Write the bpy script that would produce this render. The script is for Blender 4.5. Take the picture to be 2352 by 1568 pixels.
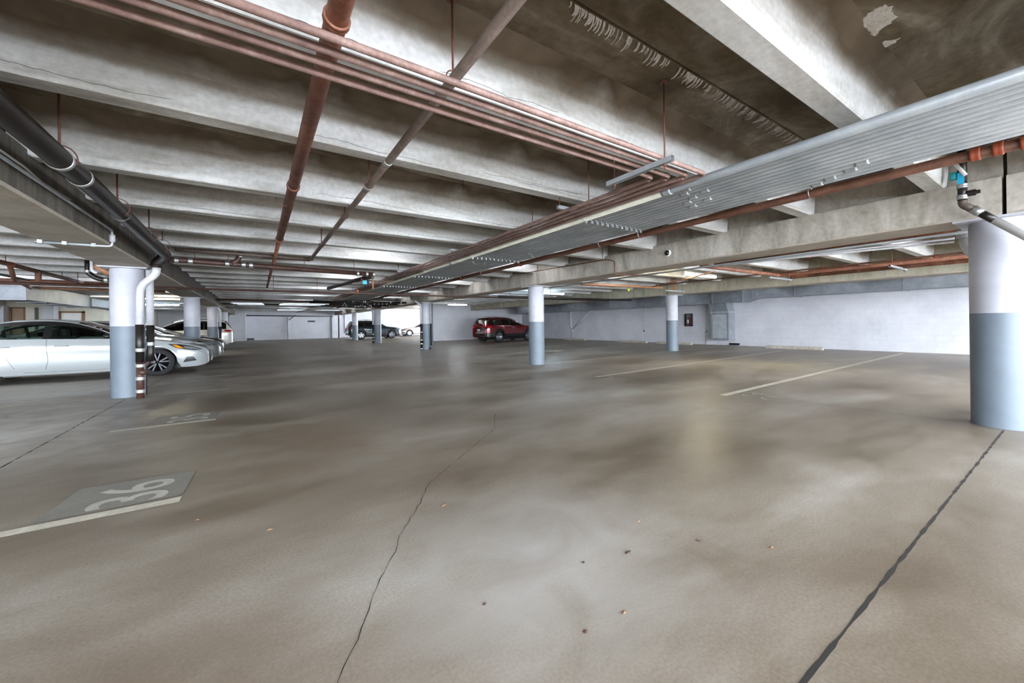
import bpy, math, random
from mathutils import Vector, Matrix
from mathutils.bvhtree import BVHTree
from mathutils.geometry import tessellate_polygon
random.seed(7)
S = bpy.context.scene
for o in list(bpy.data.objects): bpy.data.objects.remove(o)
COL = S.collection
# ---------------------------------------------------------------- camera
cam_d = bpy.data.cameras.new('camera'); cam = bpy.data.objects.new('camera', cam_d); COL.objects.link(cam)
cam_d.sensor_width = 36; cam_d.lens = 36*886/2352
cam_d.shift_x = 0; cam_d.shift_y = -41/2352
cam_d.clip_start = .05; cam_d.clip_end = 300
yaw = math.radians(33.5)
F = Vector((math.sin(yaw), math.cos(yaw), 0)); R = Vector((math.cos(yaw), -math.sin(yaw), 0)); U = Vector((0, 0, 1))
ro = .0135
Rr = R*math.cos(ro) - U*math.sin(ro); Ur = U*math.cos(ro) + R*math.sin(ro)
m = Matrix((Rr, Ur, -F)).transposed().to_4x4(); m.translation = (0, 0, 1.2)
cam.matrix_world = m
S.camera = cam
# ---------------------------------------------------------------- world, exposure, daylight openings
SKY = 5.5
w = bpy.data.worlds.new('overcast_sky'); S.world = w; w.use_nodes = True
bg = w.node_tree.nodes['Background']; bg.inputs[0].default_value = (.86, .93, 1, 1); bg.inputs[1].default_value = SKY
_n = w.node_tree.nodes; _l = w.node_tree.links      # hazy sky, brighter toward the horizon than overhead
_tc = _n.new('ShaderNodeTexCoord'); _sx = _n.new('ShaderNodeSeparateXYZ'); _ab = _n.new('ShaderNodeMath'); _ab.operation = 'ABSOLUTE'
_mr = _n.new('ShaderNodeMapRange'); _mr.inputs[1].default_value = 0; _mr.inputs[2].default_value = .6; _mr.inputs[3].default_value = SKY*1.9; _mr.inputs[4].default_value = SKY*.75
_l.new(_tc.outputs['Generated'], _sx.inputs[0]); _l.new(_sx.outputs['Z'], _ab.inputs[0]); _l.new(_ab.outputs[0], _mr.inputs[0]); _l.new(_mr.outputs[0], bg.inputs[1])
S.view_settings.view_transform = 'Standard'; S.view_settings.look = 'None'
S.view_settings.gamma = 1; S.view_settings.use_curve_mapping = False
S.view_settings.exposure = 1.65
S.cycles.max_bounces = 6; S.cycles.diffuse_bounces = 4; S.cycles.glossy_bounces = 3
S.cycles.transmission_bounces = 6; S.cycles.transparent_max_bounces = 8
S.cycles.caustics_reflective = False; S.cycles.caustics_refractive = False
S.cycles.sample_clamp_indirect = 6
S.cycles.use_denoising = True; S.cycles.use_adaptive_sampling = True; S.cycles.adaptive_threshold = .05
YC = -3.6                      # the deck overhead stops here; beyond it the ramp is open to the sky
YB = -9.0                      # the open side of the garage, behind the camera
def portal(name, loc, rot, sx, sy):
    l = bpy.data.lights.new(name, 'AREA'); l.shape = 'RECTANGLE'; l.size = sx; l.size_y = sy; l.cycles.is_portal = True
    o = bpy.data.objects.new(name, l); COL.objects.link(o); o.location = loc; o.rotation_euler = rot
portal('opening_back', (1.1, YC-2.2, 3.2), (math.radians(0), 0, 0), 36, 4.4)

# ---------------------------------------------------------------- helpers
def lin(c):
    if isinstance(c, str): c = [int(c[i:i+2], 16)/255 for i in (0, 2, 4)]
    return tuple((x/12.92 if x <= .04045 else ((x+.055)/1.055)**2.4) for x in c)+(1,)
def mat(name, col, rough=.6, metal=0, emit=None, es=0, spec=.5, alpha=None):
    m = bpy.data.materials.new(name); m.use_nodes = True; b = m.node_tree.nodes['Principled BSDF']
    b.inputs['Base Color'].default_value = lin(col); b.inputs['Roughness'].default_value = rough
    b.inputs['Metallic'].default_value = metal; b.inputs['Specular IOR Level'].default_value = spec
    if emit: b.inputs['Emission Color'].default_value = lin(emit); b.inputs['Emission Strength'].default_value = es
    return m
def noisy(name, stops, rough=.7, scale=(1, 1, 1), nscale=2, detail=8, dist=.5, metal=0, bump=0, bscale=60, rrange=None, fine=None, spec=.5, brick=None):
    """mottled material: colour ramp over two octaves of noise in object space"""
    m = bpy.data.materials.new(name); m.use_nodes = True; nt = m.node_tree; N = nt.nodes; L = nt.links
    b = N['Principled BSDF']; b.inputs['Metallic'].default_value = metal; b.inputs['Roughness'].default_value = rough
    b.inputs['Specular IOR Level'].default_value = spec
    tc = N.new('ShaderNodeTexCoord'); mp = N.new('ShaderNodeMapping'); mp.inputs['Scale'].default_value = scale
    L.new(tc.outputs['Object'], mp.inputs['Vector'])
    n = N.new('ShaderNodeTexNoise'); n.inputs['Scale'].default_value = nscale; n.inputs['Detail'].default_value = detail
    n.inputs['Distortion'].default_value = dist; n.inputs['Roughness'].default_value = .62
    L.new(mp.outputs[0], n.inputs['Vector'])
    r = N.new('ShaderNodeValToRGB'); e = r.color_ramp.elements
    e[0].position, e[0].color = stops[0][0], lin(stops[0][1]); e[1].position, e[1].color = stops[-1][0], lin(stops[-1][1])
    for p, c in stops[1:-1]:
        q = e.new(p); q.color = lin(c)
    L.new(n.outputs['Fac'], r.inputs['Fac']); colr = r.outputs[0]
    if fine:
        n2 = N.new('ShaderNodeTexNoise'); n2.inputs['Scale'].default_value = fine[0]; n2.inputs['Detail'].default_value = 5
        L.new(tc.outputs['Object'], n2.inputs['Vector'])
        mr = N.new('ShaderNodeMapRange'); mr.inputs[1].default_value = .3; mr.inputs[2].default_value = .7
        mr.inputs[3].default_value = 1-fine[1]; mr.inputs[4].default_value = 1+fine[1]; L.new(n2.outputs['Fac'], mr.inputs[0])
        vm = N.new('ShaderNodeVectorMath'); vm.operation = 'SCALE'; L.new(colr, vm.inputs[0]); L.new(mr.outputs[0], vm.inputs['Scale'])
        colr = vm.outputs[0]
    hgt = None
    if brick:
        bt = N.new('ShaderNodeTexBrick'); mp2 = N.new('ShaderNodeMapping'); mp2.inputs['Rotation'].default_value = brick[0]
        L.new(tc.outputs['Object'], mp2.inputs['Vector']); L.new(mp2.outputs[0], bt.inputs['Vector'])
        bt.inputs['Scale'].default_value = 1; bt.inputs['Brick Width'].default_value = .4; bt.inputs['Row Height'].default_value = .2
        bt.inputs['Mortar Size'].default_value = .006; bt.inputs['Mortar Smooth'].default_value = .4
        bt.inputs['Color1'].default_value = (1, 1, 1, 1); bt.inputs['Color2'].default_value = (.98, .98, .98, 1); bt.inputs['Mortar'].default_value = (.88, .88, .88, 1)
        mx = N.new('ShaderNodeMix'); mx.data_type = 'RGBA'; mx.blend_type = 'MULTIPLY'; mx.inputs[0].default_value = 1
        L.new(colr, mx.inputs[6]); L.new(bt.outputs['Color'], mx.inputs[7]); colr = mx.outputs[2]
        inv = N.new('ShaderNodeMath'); inv.operation = 'SUBTRACT'; inv.inputs[0].default_value = 1; L.new(bt.outputs['Fac'], inv.inputs[1]); hgt = inv.outputs[0]
    L.new(colr, b.inputs['Base Color'])
    if rrange:
        mr = N.new('ShaderNodeMapRange'); mr.inputs[1].default_value = .35; mr.inputs[2].default_value = .65
        mr.inputs[3].default_value, mr.inputs[4].default_value = rrange; L.new(n.outputs['Fac'], mr.inputs[0]); L.new(mr.outputs[0], b.inputs['Roughness'])
    if bump:
        bn = N.new('ShaderNodeBump'); bn.inputs['Strength'].default_value = bump; bn.inputs['Distance'].default_value = .01
        if hgt: L.new(hgt, bn.inputs['Height'])
        else:
            n3 = N.new('ShaderNodeTexNoise'); n3.inputs['Scale'].default_value = bscale; n3.inputs['Detail'].default_value = 6
            L.new(tc.outputs['Object'], n3.inputs['Vector']); L.new(n3.outputs['Fac'], bn.inputs['Height'])
        L.new(bn.outputs[0], b.inputs['Normal'])
    return m

def floor_tone_patches(m_, spots):
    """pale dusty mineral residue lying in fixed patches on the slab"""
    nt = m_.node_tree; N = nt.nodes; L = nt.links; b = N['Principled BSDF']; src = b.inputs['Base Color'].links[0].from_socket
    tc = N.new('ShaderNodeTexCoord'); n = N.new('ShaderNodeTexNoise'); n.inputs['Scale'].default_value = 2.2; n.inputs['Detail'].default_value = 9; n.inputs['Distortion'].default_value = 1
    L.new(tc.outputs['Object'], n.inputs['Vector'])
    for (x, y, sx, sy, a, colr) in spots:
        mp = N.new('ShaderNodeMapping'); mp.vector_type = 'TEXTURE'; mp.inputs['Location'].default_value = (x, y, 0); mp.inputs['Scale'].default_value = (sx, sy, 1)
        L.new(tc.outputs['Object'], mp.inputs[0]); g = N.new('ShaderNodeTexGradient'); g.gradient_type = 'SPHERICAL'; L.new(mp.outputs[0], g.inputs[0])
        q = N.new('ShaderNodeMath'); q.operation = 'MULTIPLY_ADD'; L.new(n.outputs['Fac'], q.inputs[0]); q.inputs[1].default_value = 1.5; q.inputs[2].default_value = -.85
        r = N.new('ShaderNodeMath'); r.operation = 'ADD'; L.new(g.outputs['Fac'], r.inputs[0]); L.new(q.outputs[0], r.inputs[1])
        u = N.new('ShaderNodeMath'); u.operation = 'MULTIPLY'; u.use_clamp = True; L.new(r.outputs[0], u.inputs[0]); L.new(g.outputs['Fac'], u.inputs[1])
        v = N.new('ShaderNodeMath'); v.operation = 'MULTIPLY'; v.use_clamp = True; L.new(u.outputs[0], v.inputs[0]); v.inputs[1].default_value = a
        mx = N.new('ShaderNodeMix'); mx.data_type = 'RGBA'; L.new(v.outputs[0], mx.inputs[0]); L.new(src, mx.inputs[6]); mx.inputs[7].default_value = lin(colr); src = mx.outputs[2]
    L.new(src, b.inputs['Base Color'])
class MB:
    """collects geometry for ONE mesh"""
    def __init__(s): s.v = []; s.f = []; s.sm = []
    def add(s, vs, fs, smooth=False):
        k = len(s.v); s.v += [tuple(v) for v in vs]; s.f += [tuple(i+k for i in f) for f in fs]; s.sm += [smooth]*len(fs); return s
    def box(s, x0, x1, y0, y1, z0, z1, bev=0):
        if bev:
            return s.prism([(x0+bev, z0), (x1-bev, z0), (x1, z0+bev), (x1, z1-bev), (x1-bev, z1), (x0+bev, z1), (x0, z1-bev), (x0, z0+bev)], y0, y1, 'y')
        v = [(x, y, z) for z in (z0, z1) for y in (y0, y1) for x in (x0, x1)]
        return s.add(v, [(0, 2, 3, 1), (4, 5, 7, 6), (0, 1, 5, 4), (2, 6, 7, 3), (0, 4, 6, 2), (1, 3, 7, 5)])
    def prism(s, poly, a, b, ax='y', smooth=False):
        """extrude a 2D polygon: ax y -> (x,z), ax x -> (y,z), ax z -> (x,y)"""
        P = {'y': lambda p, t: (p[0], t, p[1]), 'x': lambda p, t: (t, p[0], p[1]), 'z': lambda p, t: (p[0], p[1], t)}[ax]
        n = len(poly); v = [P(p, a) for p in poly]+[P(p, b) for p in poly]
        f = [(i, (i+1) % n, n+(i+1) % n, n+i) for i in range(n)]
        tri = tessellate_polygon([[Vector((p[0], p[1], 0)) for p in poly]])
        f += [tuple(t) for t in tri]+[tuple(n+i for i in reversed(t)) for t in tri]
        return s.add(v, f, smooth)
    def tube(s, pts, r, n=12, caps=True, r2=None):
        pts = [Vector(p) for p in pts]; m_ = len(pts); rs = [r + ((r2 if r2 is not None else r)-r)*i/(m_-1) for i in range(m_)]
        d = [(pts[min(i+1, m_-1)]-pts[max(i-1, 0)]).normalized() for i in range(m_)]
        up = Vector((0, 0, 1)) if abs(d[0].z) < .9 else Vector((1, 0, 0))
        a = d[0].cross(up).normalized(); V = []
        for i in range(m_):
            a = (a-d[i]*a.dot(d[i])).normalized(); b = d[i].cross(a)
            V += [pts[i]+(a*math.cos(t)+b*math.sin(t))*rs[i] for t in (2*math.pi*k/n for k in range(n))]
        s.add(V, [(i*n+k, i*n+(k+1) % n, (i+1)*n+(k+1) % n, (i+1)*n+k) for i in range(m_-1) for k in range(n)], True)
        if caps:
            k = len(s.v)-len(V); s.f += [tuple(k+i for i in reversed(range(n))), tuple(k+(m_-1)*n+i for i in range(n))]; s.sm += [False]*2
        return s
    def lathe(s, prof, c, ax='z', n=32, smooth=True):
        """profile of (radius, t) along an axis through c"""
        P = {'z': lambda r, t, a: (c[0]+r*math.cos(a), c[1]+r*math.sin(a), c[2]+t),
             'y': lambda r, t, a: (c[0]+r*math.cos(a), c[1]+t, c[2]+r*math.sin(a)),
             'x': lambda r, t, a: (c[0]+t, c[1]+r*math.cos(a), c[2]+r*math.sin(a))}[ax]
        V = [P(r, t, 2*math.pi*k/n) for r, t in prof for k in range(n)]
        return s.add(V, [(i*n+k, i*n+(k+1) % n, (i+1)*n+(k+1) % n, (i+1)*n+k) for i in range(len(prof)-1) for k in range(n)], smooth)
    def torus(s, c, R_, r, ax='y', n=24, m_=8):
        pts = []
        for i in range(n+1):
            a = 2*math.pi*i/n; u, v = R_*math.cos(a), R_*math.sin(a)
            pts.append({'y': (c[0]+u, c[1], c[2]+v), 'x': (c[0], c[1]+u, c[2]+v), 'z': (c[0]+u, c[1]+v, c[2])}[ax])
        return s.tube(pts, r, m_, False)
    def build(s, name, m, parent=None, loc=None):
        me = bpy.data.meshes.new(name); me.from_pydata(s.v, [], s.f); me.validate()
        if len(me.polygons) == len(s.sm): me.polygons.foreach_set('use_smooth', s.sm)
        if m: me.materials.append(m)
        o = bpy.data.objects.new(name, me); COL.objects.link(o)
        if parent: o.parent = parent
        if loc: o.location = loc
        return o
def rnd(pts, rad=.08, n=5):
    pts = [Vector(p) for p in pts]; out = [pts[0]]
    for i in range(1, len(pts)-1):
        a = (pts[i-1]-pts[i]); b = (pts[i+1]-pts[i]); q = min(rad, a.length*.49, b.length*.49)
        A = pts[i]+a.normalized()*q; B = pts[i]+b.normalized()*q
        out += [A.lerp(pts[i], t).lerp(pts[i].lerp(B, t), t) for t in (k/n for k in range(n+1))]
    return out+[pts[-1]]
def tag(o, label=None, cat=None, group=None, kind=None):
    if label: o['label'] = label
    if cat: o['category'] = cat
    if group: o['group'] = group
    if kind: o['kind'] = kind
    return o
def thing(name, label, cat, loc=(0, 0, 0), rz=0, group=None):
    o = bpy.data.objects.new(name, None); COL.objects.link(o); o.location = loc; o.rotation_euler = (0, 0, rz); o.empty_display_size = .1
    return tag(o, label, cat, group)
def struct(o): o['kind'] = 'structure'; return o
NTH = ['first', 'second', 'third', 'fourth', 'fifth', 'sixth', 'seventh', 'eighth', 'ninth', 'tenth', 'eleventh', 'twelfth', 'thirteenth', 'fourteenth', 'fifteenth', 'sixteenth']

# ---------------------------------------------------------------- materials
M = {}
M['web'] = noisy('concrete_web', [(.30, '9b9893'), (.42, 'c1c0bd'), (.55, 'dadbdc'), (.70, 'ececef')], .8, (.35, 1, 1.4), 2.2, 9, .6, bump=.12, bscale=50, fine=(26, .10))
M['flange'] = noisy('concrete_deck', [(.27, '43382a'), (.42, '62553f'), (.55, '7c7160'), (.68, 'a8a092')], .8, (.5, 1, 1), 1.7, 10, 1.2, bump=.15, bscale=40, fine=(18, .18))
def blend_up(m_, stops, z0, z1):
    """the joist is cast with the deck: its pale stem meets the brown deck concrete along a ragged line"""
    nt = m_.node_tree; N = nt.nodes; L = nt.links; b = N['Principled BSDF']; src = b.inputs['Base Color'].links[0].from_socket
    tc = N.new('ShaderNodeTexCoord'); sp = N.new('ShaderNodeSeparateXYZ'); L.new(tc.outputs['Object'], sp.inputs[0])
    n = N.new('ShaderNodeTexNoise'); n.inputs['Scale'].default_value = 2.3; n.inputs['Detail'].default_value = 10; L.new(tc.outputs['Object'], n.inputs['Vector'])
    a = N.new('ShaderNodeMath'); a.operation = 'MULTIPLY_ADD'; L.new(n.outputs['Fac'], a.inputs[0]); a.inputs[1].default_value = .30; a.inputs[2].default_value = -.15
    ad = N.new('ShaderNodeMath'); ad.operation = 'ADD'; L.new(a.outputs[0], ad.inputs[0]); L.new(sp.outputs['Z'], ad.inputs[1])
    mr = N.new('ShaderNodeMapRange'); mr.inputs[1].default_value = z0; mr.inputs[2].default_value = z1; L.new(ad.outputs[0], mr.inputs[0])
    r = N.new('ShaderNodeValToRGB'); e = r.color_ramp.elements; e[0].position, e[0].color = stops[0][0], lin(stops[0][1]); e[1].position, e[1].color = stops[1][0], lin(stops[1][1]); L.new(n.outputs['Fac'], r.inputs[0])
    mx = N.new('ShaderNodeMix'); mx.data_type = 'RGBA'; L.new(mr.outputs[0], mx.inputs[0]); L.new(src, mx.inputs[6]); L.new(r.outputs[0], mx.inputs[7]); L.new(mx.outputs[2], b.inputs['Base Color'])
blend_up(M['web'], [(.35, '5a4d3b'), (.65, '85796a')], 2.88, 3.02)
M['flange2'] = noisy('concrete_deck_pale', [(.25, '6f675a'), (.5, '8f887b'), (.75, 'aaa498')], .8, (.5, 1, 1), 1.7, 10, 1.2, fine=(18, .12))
M['beam'] = noisy('concrete_beam', [(.28, '7d766c'), (.42, 'a29c92'), (.58, 'b8b2a9'), (.78, 'd2cdc6')], .8, (1.6, 1.6, .5), 1.9, 9, .7, bump=.12, bscale=45, fine=(20, .12))
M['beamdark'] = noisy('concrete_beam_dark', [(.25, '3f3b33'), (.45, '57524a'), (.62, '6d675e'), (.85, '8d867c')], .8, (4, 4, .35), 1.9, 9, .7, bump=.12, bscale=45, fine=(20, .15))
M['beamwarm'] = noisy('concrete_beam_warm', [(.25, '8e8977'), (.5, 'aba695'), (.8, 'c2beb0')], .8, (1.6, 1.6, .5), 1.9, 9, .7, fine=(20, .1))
M['soffit'] = noisy('beam_underside', [(.25, '9b9285'), (.5, 'b6aea2'), (.8, 'cac3b9')], .8, (1, 1, 1), 1.6, 8, .7, fine=(20, .08))  # paler than the dark beam sides: light off the floor put into the colour
M['floor'] = noisy('floor_concrete', [(.34, '5a4e3f'), (.43, '6f6456'), (.53, '83796d'), (.66, '9c968e')], .45, (.45, 1, 1), .7, 12, .25, bump=.06, bscale=90, rrange=(.36, .55), fine=(75, .17), spec=.5)
floor_tone_patches(M['floor'], [(-2.6, 6.6, 2.0, 3.2, 1.5, 'c9c6bf'), (-5.5, 6.5, 3.5, 2.5, 1.2, 'b9b4a8'), (1.2, 1.6, 1.6, 1.4, 1.0, 'a8a4a0'), (.6, 4.5, 2.2, 3.0, 1.2, '6f5f4c'), (-.3, 1.2, 1.2, 1.6, 1.2, '6a5c4e'), (12, 4.5, 5, 3, 1.2, 'a3987e'), (-4, 11.5, 6, 6, 1.6, 'aca79e'), (5, 20, 10, 14, 1.1, '9b968d')])  # last two pale spots paint a brighter floor into the left bay and far aisle
M['cmu'] = noisy('painted_block', [(.3, 'c2c3cc'), (.6, 'd0d1d9'), (.8, 'dadbe0')], .6, (1, 1, 1), 1, 4, 0, bump=.2, fine=(12, .02), brick=((0, math.radians(90), math.radians(90)),))
M['cmuy'] = noisy('painted_block_back', [(.3, 'c6c7d0'), (.6, 'd2d3da'), (.8, 'dcdce1')], .6, (1, 1, 1), 1, 4, 0, bump=.35, fine=(12, .02), brick=((math.radians(90), 0, 0),))
M['cream'] = noisy('cream_paint', [(.3, 'cdc9b8'), (.7, 'dad7c8')], .6, nscale=1.5, fine=(10, .03))
M['colw'] = noisy('column_white', [(.3, 'b3b4bf'), (.7, 'c2c3cb')], .55, nscale=2, fine=(9, .03), bump=.05, bscale=12)
M['colg'] = noisy('column_grey', [(.3, '68737f'), (.7, '747f8b')], .5, nscale=2, fine=(9, .03), bump=.05, bscale=12)
M['line'] = noisy('line_paint', [(.3, 'b0ab9c'), (.7, 'c6c1b3')], .6, nscale=6, fine=(30, .1))
M['linefade'] = noisy('faded_line_paint', [(.35, '9d978b'), (.6, 'bcb7ab')], .6, nscale=14, fine=(30, .15))
M['patch'] = noisy('grey_floor_patch', [(.3, '75716b'), (.7, '827e78')], .6, nscale=3, fine=(30, .08))
M['digit'] = noisy('stencil_paint', [(.3, 'a5a199'), (.7, 'b6b2aa')], .6, nscale=8, fine=(30, .08))
M['joint'] = mat('joint_dark', '1d1a16', .9)
M['rust'] = noisy('rusty_iron', [(.3, '6b4232'), (.5, '8a5845'), (.7, 'a87662')], .6, nscale=5, fine=(40, .2))
M['redpipe'] = noisy('painted_red_pipe', [(.3, '7a615b'), (.5, '92766f'), (.72, 'ac948d')], .5, nscale=6, fine=(60, .18))
M['brown'] = noisy('dark_red_pipe', [(.3, '553629'), (.6, '744e3e'), (.8, '8d6353')], .55, nscale=6, fine=(40, .15))
M['greypipe'] = noisy('grey_brown_pipe', [(.3, '4f443f'), (.6, '65574f'), (.8, '80726a')], .5, nscale=6, fine=(50, .15))
M['iron'] = noisy('cast_iron', [(.3, '15110f'), (.6, '201b19'), (.8, '3d3430')], .4, nscale=5, fine=(30, .2))
M['ironb'] = noisy('brown_iron', [(.3, '33211c'), (.6, '4a3029'), (.8, '5f443b')], .5, nscale=5, fine=(30, .2))
M['galv'] = noisy('galvanised_steel', [(.3, 'a0a8ae'), (.5, 'b0b7bd'), (.75, 'c6cbcf')], .36, nscale=3, fine=(60, .05), metal=.35)
M['galvd'] = noisy('galvanised_duct', [(.3, '7b8088'), (.6, '8e939b'), (.8, 'a3a8ae')], .5, nscale=3, fine=(20, .06), metal=.3)
M['clamp'] = mat('bright_zinc', 'b9bdc0', .35, .8)
M['band'] = mat('steel_band', 'b4b4b2', .4, .6)
M['rod'] = mat('rusty_rod', '6b4338', .7)
M['orange'] = mat('orange_coupling', '96482f', .55)
M['pvc'] = noisy('white_painted_pipe', [(.3, 'b9b9be'), (.7, 'cfcfd4')], .5, nscale=5, fine=(20, .05))
M['palepipe'] = noisy('pale_painted_pipe', [(.3, 'a09f90'), (.7, 'b7b6a8')], .5, nscale=5, fine=(20, .06))
M['teal'] = mat('teal_valve', '1f9aa6', .45)
M['bluetag'] = mat('blue_tag', '1fb0e0', .5)
M['copper'] = noisy('copper_pipe', [(.3, '94684c'), (.7, 'b0805f')], .5, nscale=5, fine=(20, .1))
M['white'] = mat('white_enamel', 'e3e3e1', .4)
M['black'] = mat('black_plastic', '141415', .35)
M['gloss_black'] = mat('black_dome', '0c0d10', .06)
M['wood'] = mat('brown_timber', '86603f', .6)
M['doorbrown'] = mat('brown_door', '9a7f68', .5)
M['tube'] = mat('lamp_tube', 'ffffff', .5, emit='f4faff', es=26)
M['tubew'] = mat('lamp_tube_warm', 'ffffff', .5, emit='fff2cc', es=28)
M['tubeb'] = mat('lamp_tube_cool', 'ffffff', .5, emit='d0ecff', es=38)
M['tubet'] = mat('lamp_tube_tucked', 'ffffff', .5, emit='f2f7ff', es=13)
M['efflo'] = noisy('white_mineral', [(.3, 'bdb7ad'), (.5, 'dcd9d4'), (.75, 'f2f1ef')], .9, nscale=14, fine=(60, .15), bump=.4, bscale=60)
M['glow_y'] = mat('yellow_tag', 'c9d83a', .5)

# ================================================================ SETTING
YF = 42.4
XR = 19.2
XL = -17.0
struct(MB().add([(XL, YB, 0), (XR+.3, YB, 0), (XR+.3, 47, 0), (XL, 47, 0), (XL, YB, -.3), (XR+.3, YB, -.3), (XR+.3, 47, -.3), (XL, 47, -.3)],
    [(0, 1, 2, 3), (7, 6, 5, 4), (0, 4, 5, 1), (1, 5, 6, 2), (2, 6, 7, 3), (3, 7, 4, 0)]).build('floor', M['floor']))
ZF = 3.08
def slab(name, x0, x1, mt):
    mb = MB()
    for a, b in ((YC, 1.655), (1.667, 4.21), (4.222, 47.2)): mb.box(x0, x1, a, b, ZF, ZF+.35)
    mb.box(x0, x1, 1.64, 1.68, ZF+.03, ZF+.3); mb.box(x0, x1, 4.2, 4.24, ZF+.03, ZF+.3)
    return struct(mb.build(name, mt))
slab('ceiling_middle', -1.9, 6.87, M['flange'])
slab('ceiling_right', 6.871, 14.3, M['flange2'])
slab('ceiling_far_right', 14.301, XR+.3, M['flange2'])
slab('ceiling_left', XL, -1.901, M['flange2'])
struct(MB().box(XR, XR+.3, YB, 27.4, 0, ZF).build('wall_right', M['cmu']))
struct(MB().box(XL-.3, XL, YB, 47.2, 0, ZF).build('wall_left', M['cmu']))
struct(MB().box(XL, 7.0, YF, YF+.3, 0, ZF).box(6.9, 7.2, YF, 45, 0, ZF).build('wall_back', M['cmuy']))
struct(MB().box(7.2, XR+.3, 44.9, 45.2, 0, ZF).build('wall_back_right', M['cmuy']))
struct(MB().box(10.75, 13.25, 26.8, 27.6, 0, ZF).build('wall_partition', M['cmuy']))
struct(MB().box(13.25, 14.25, 26.95, 27.6, 0, ZF).box(14.25, XR, 27.4, 27.7, 0, ZF).build('wall_recess', M['cmuy']))
struct(MB().box(-1.95, -.8, 40.75, YF, 0, ZF).build('wall_pier', M['cmuy']))
struct(MB().box(6.3, 6.5, YF-.15, YF, 0, ZF).build('trim_1', M['cmuy']))
# back-left lobby wall with openings
wl = MB(); Yl = 29.0
for x0, x1, z0, z1 in ((-14, -9.95, 0, ZF), (-9.95, -9.5, 2.3, ZF), (-9.5, -8.35, 0, ZF), (-8.35, -7.45, 2.12, ZF), (-7.45, -6.75, 0, ZF)): wl.box(x0, x1, Yl, Yl+.25, z0, z1)
struct(wl.build('wall_lobby', M['cream']))
struct(MB().box(-6.95, -6.75, Yl+.25, YF, 0, ZF).build('wall_lobby_side', M['cream']))
struct(MB().box(-14, -9.98, Yl-.5, Yl, 0, 2.4).build('wall_lobby_end', M['cmuy']))
d = struct(MB().box(-9.95, -9.5, Yl+.08, Yl+.14, 0, 2.3).build('door_1', M['doorbrown']))
MB().box(-9.98, -9.92, Yl-.03, Yl+.1, 0, 2.33).box(-9.53, -9.47, Yl-.03, Yl+.1, 0, 2.33).box(-9.98, -9.47, Yl-.03, Yl+.1, 2.27, 2.33).build('door_frame', M['wood'], d)
d = struct(MB().box(-8.3, -7.55, Yl+.08, Yl+.14, 0, 2.06).build('door_2', M['white']))
MB().box(-8.37, -8.3, Yl-.03, Yl+.1, 0, 2.14).box(-7.56, -7.44, Yl-.03, Yl+.1, 0, 2.14).box(-8.37, -7.44, Yl-.03, Yl+.1, 2.06, 2.14).build('door_frame', M['wood'], d)
struct(MB().box(-9.17, -9.04, Yl-.01, Yl, 0, 2.32).build('trim_2', M['black']))
struct(MB().box(-8.74, -8.36, Yl-.6, Yl, 0, 2.4).build('wall_lobby_pier', M['cmuy']))
# garage front: low upstand at the open side
struct(MB().box(XL, XR, YB-.25, YB, 0, .3).build('wall_front', M['beam']))

# floor joints and cracks (thin recess fillers lying in the slab)
def ribbon(pts, w0, z=.002, jit=0):
    mb = MB(); P = []
    for i in range(len(pts)-1):
        a, b = Vector(pts[i]), Vector(pts[i+1]); n = max(1, int((b-a).length/.05)) if jit else 1
        P += [a.lerp(b, k/n) for k in range(n)]
    P.append(Vector(pts[-1])); L_ = []; R_ = []
    for i, p in enumerate(P):
        d_ = (P[min(i+1, len(P)-1)]-P[max(i-1, 0)]).normalized(); n_ = Vector((-d_.y, d_.x)); 
        q = p+n_*random.uniform(-jit, jit); ww = w0*(random.uniform(.35, 1.5) if jit else 1)
        L_.append((q.x+n_.x*ww/2, q.y+n_.y*ww/2, z)); R_.append((q.x-n_.x*ww/2, q.y-n_.y*ww/2, z))
    n = len(P); mb.add(L_+R_, [(i, i+1, n+i+1, n+i) for i in range(n-1)]); return mb
def J(nm, pts, w_=.011, jit=0): return struct(ribbon(pts, w_, .0015, jit).build(nm, M['joint']))
J('trim_3', [(-1.88, YB), (-1.88, 9.12)], .012, .0015); J('trim_4', [(-1.88, 9.57), (-1.88, 40)], .012)
J('trim_5', [(XL, .54), (6.6, .54)], .012, .0015)
J('trim_6', [(6.75, .8), (6.6, 3), (6.62, 8.8)], .006)
crk = [(2.64, 4.428), (2.247, 3.794), (1.658, 3.29), (1.072, 2.789), (.905, 2.518), (.666, 2.196), (.609, 2.057), (.468, 1.878), (.378, 1.704), (.309, 1.561), (.213, 1.415), (.05, 1.1)]
J('trim_7', crk, .0035, .006)
# concrete fillet where the ceiling joists meet the deck is part of each joist

# ---------------------------------------------------------------- joists
near = [.94, 2.21, 3.43, 4.82, 6.10, 7.42, 8.75, 10.0, 11.32, 12.6]
while near[-1] < 41: near.append(near[-1]+1.33)
back = [-.33, -1.6, -2.87]
def joist_mesh(x0, x1, zb, name):
    prof = [(-.07, zb), (-.082, zb+.012), (-.10, 2.93), (-.125, 3.0), (-.17, 3.05), (-.24, ZF+.001), (.24, ZF+.001), (.17, 3.05), (.125, 3.0), (.10, 2.93), (.082, zb+.012), (.07, zb)]
    xs = [x0+.0, x0+.13, x1-.13, x1]; mb = MB(); n = len(prof); V = []
    for k, x in enumerate(xs):
        for (y, z) in prof: V.append((x, y, max(z, 2.684) if k in (0, 3) else z))
    Fc = [(i*n+j, i*n+(j+1) % n, (i+1)*n+(j+1) % n, (i+1)*n+j) for i in range(3) for j in range(n)]
    Fc += [tuple(reversed(range(n))), tuple(3*n+j for j in range(n))]
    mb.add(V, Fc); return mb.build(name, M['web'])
proto = {}
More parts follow.
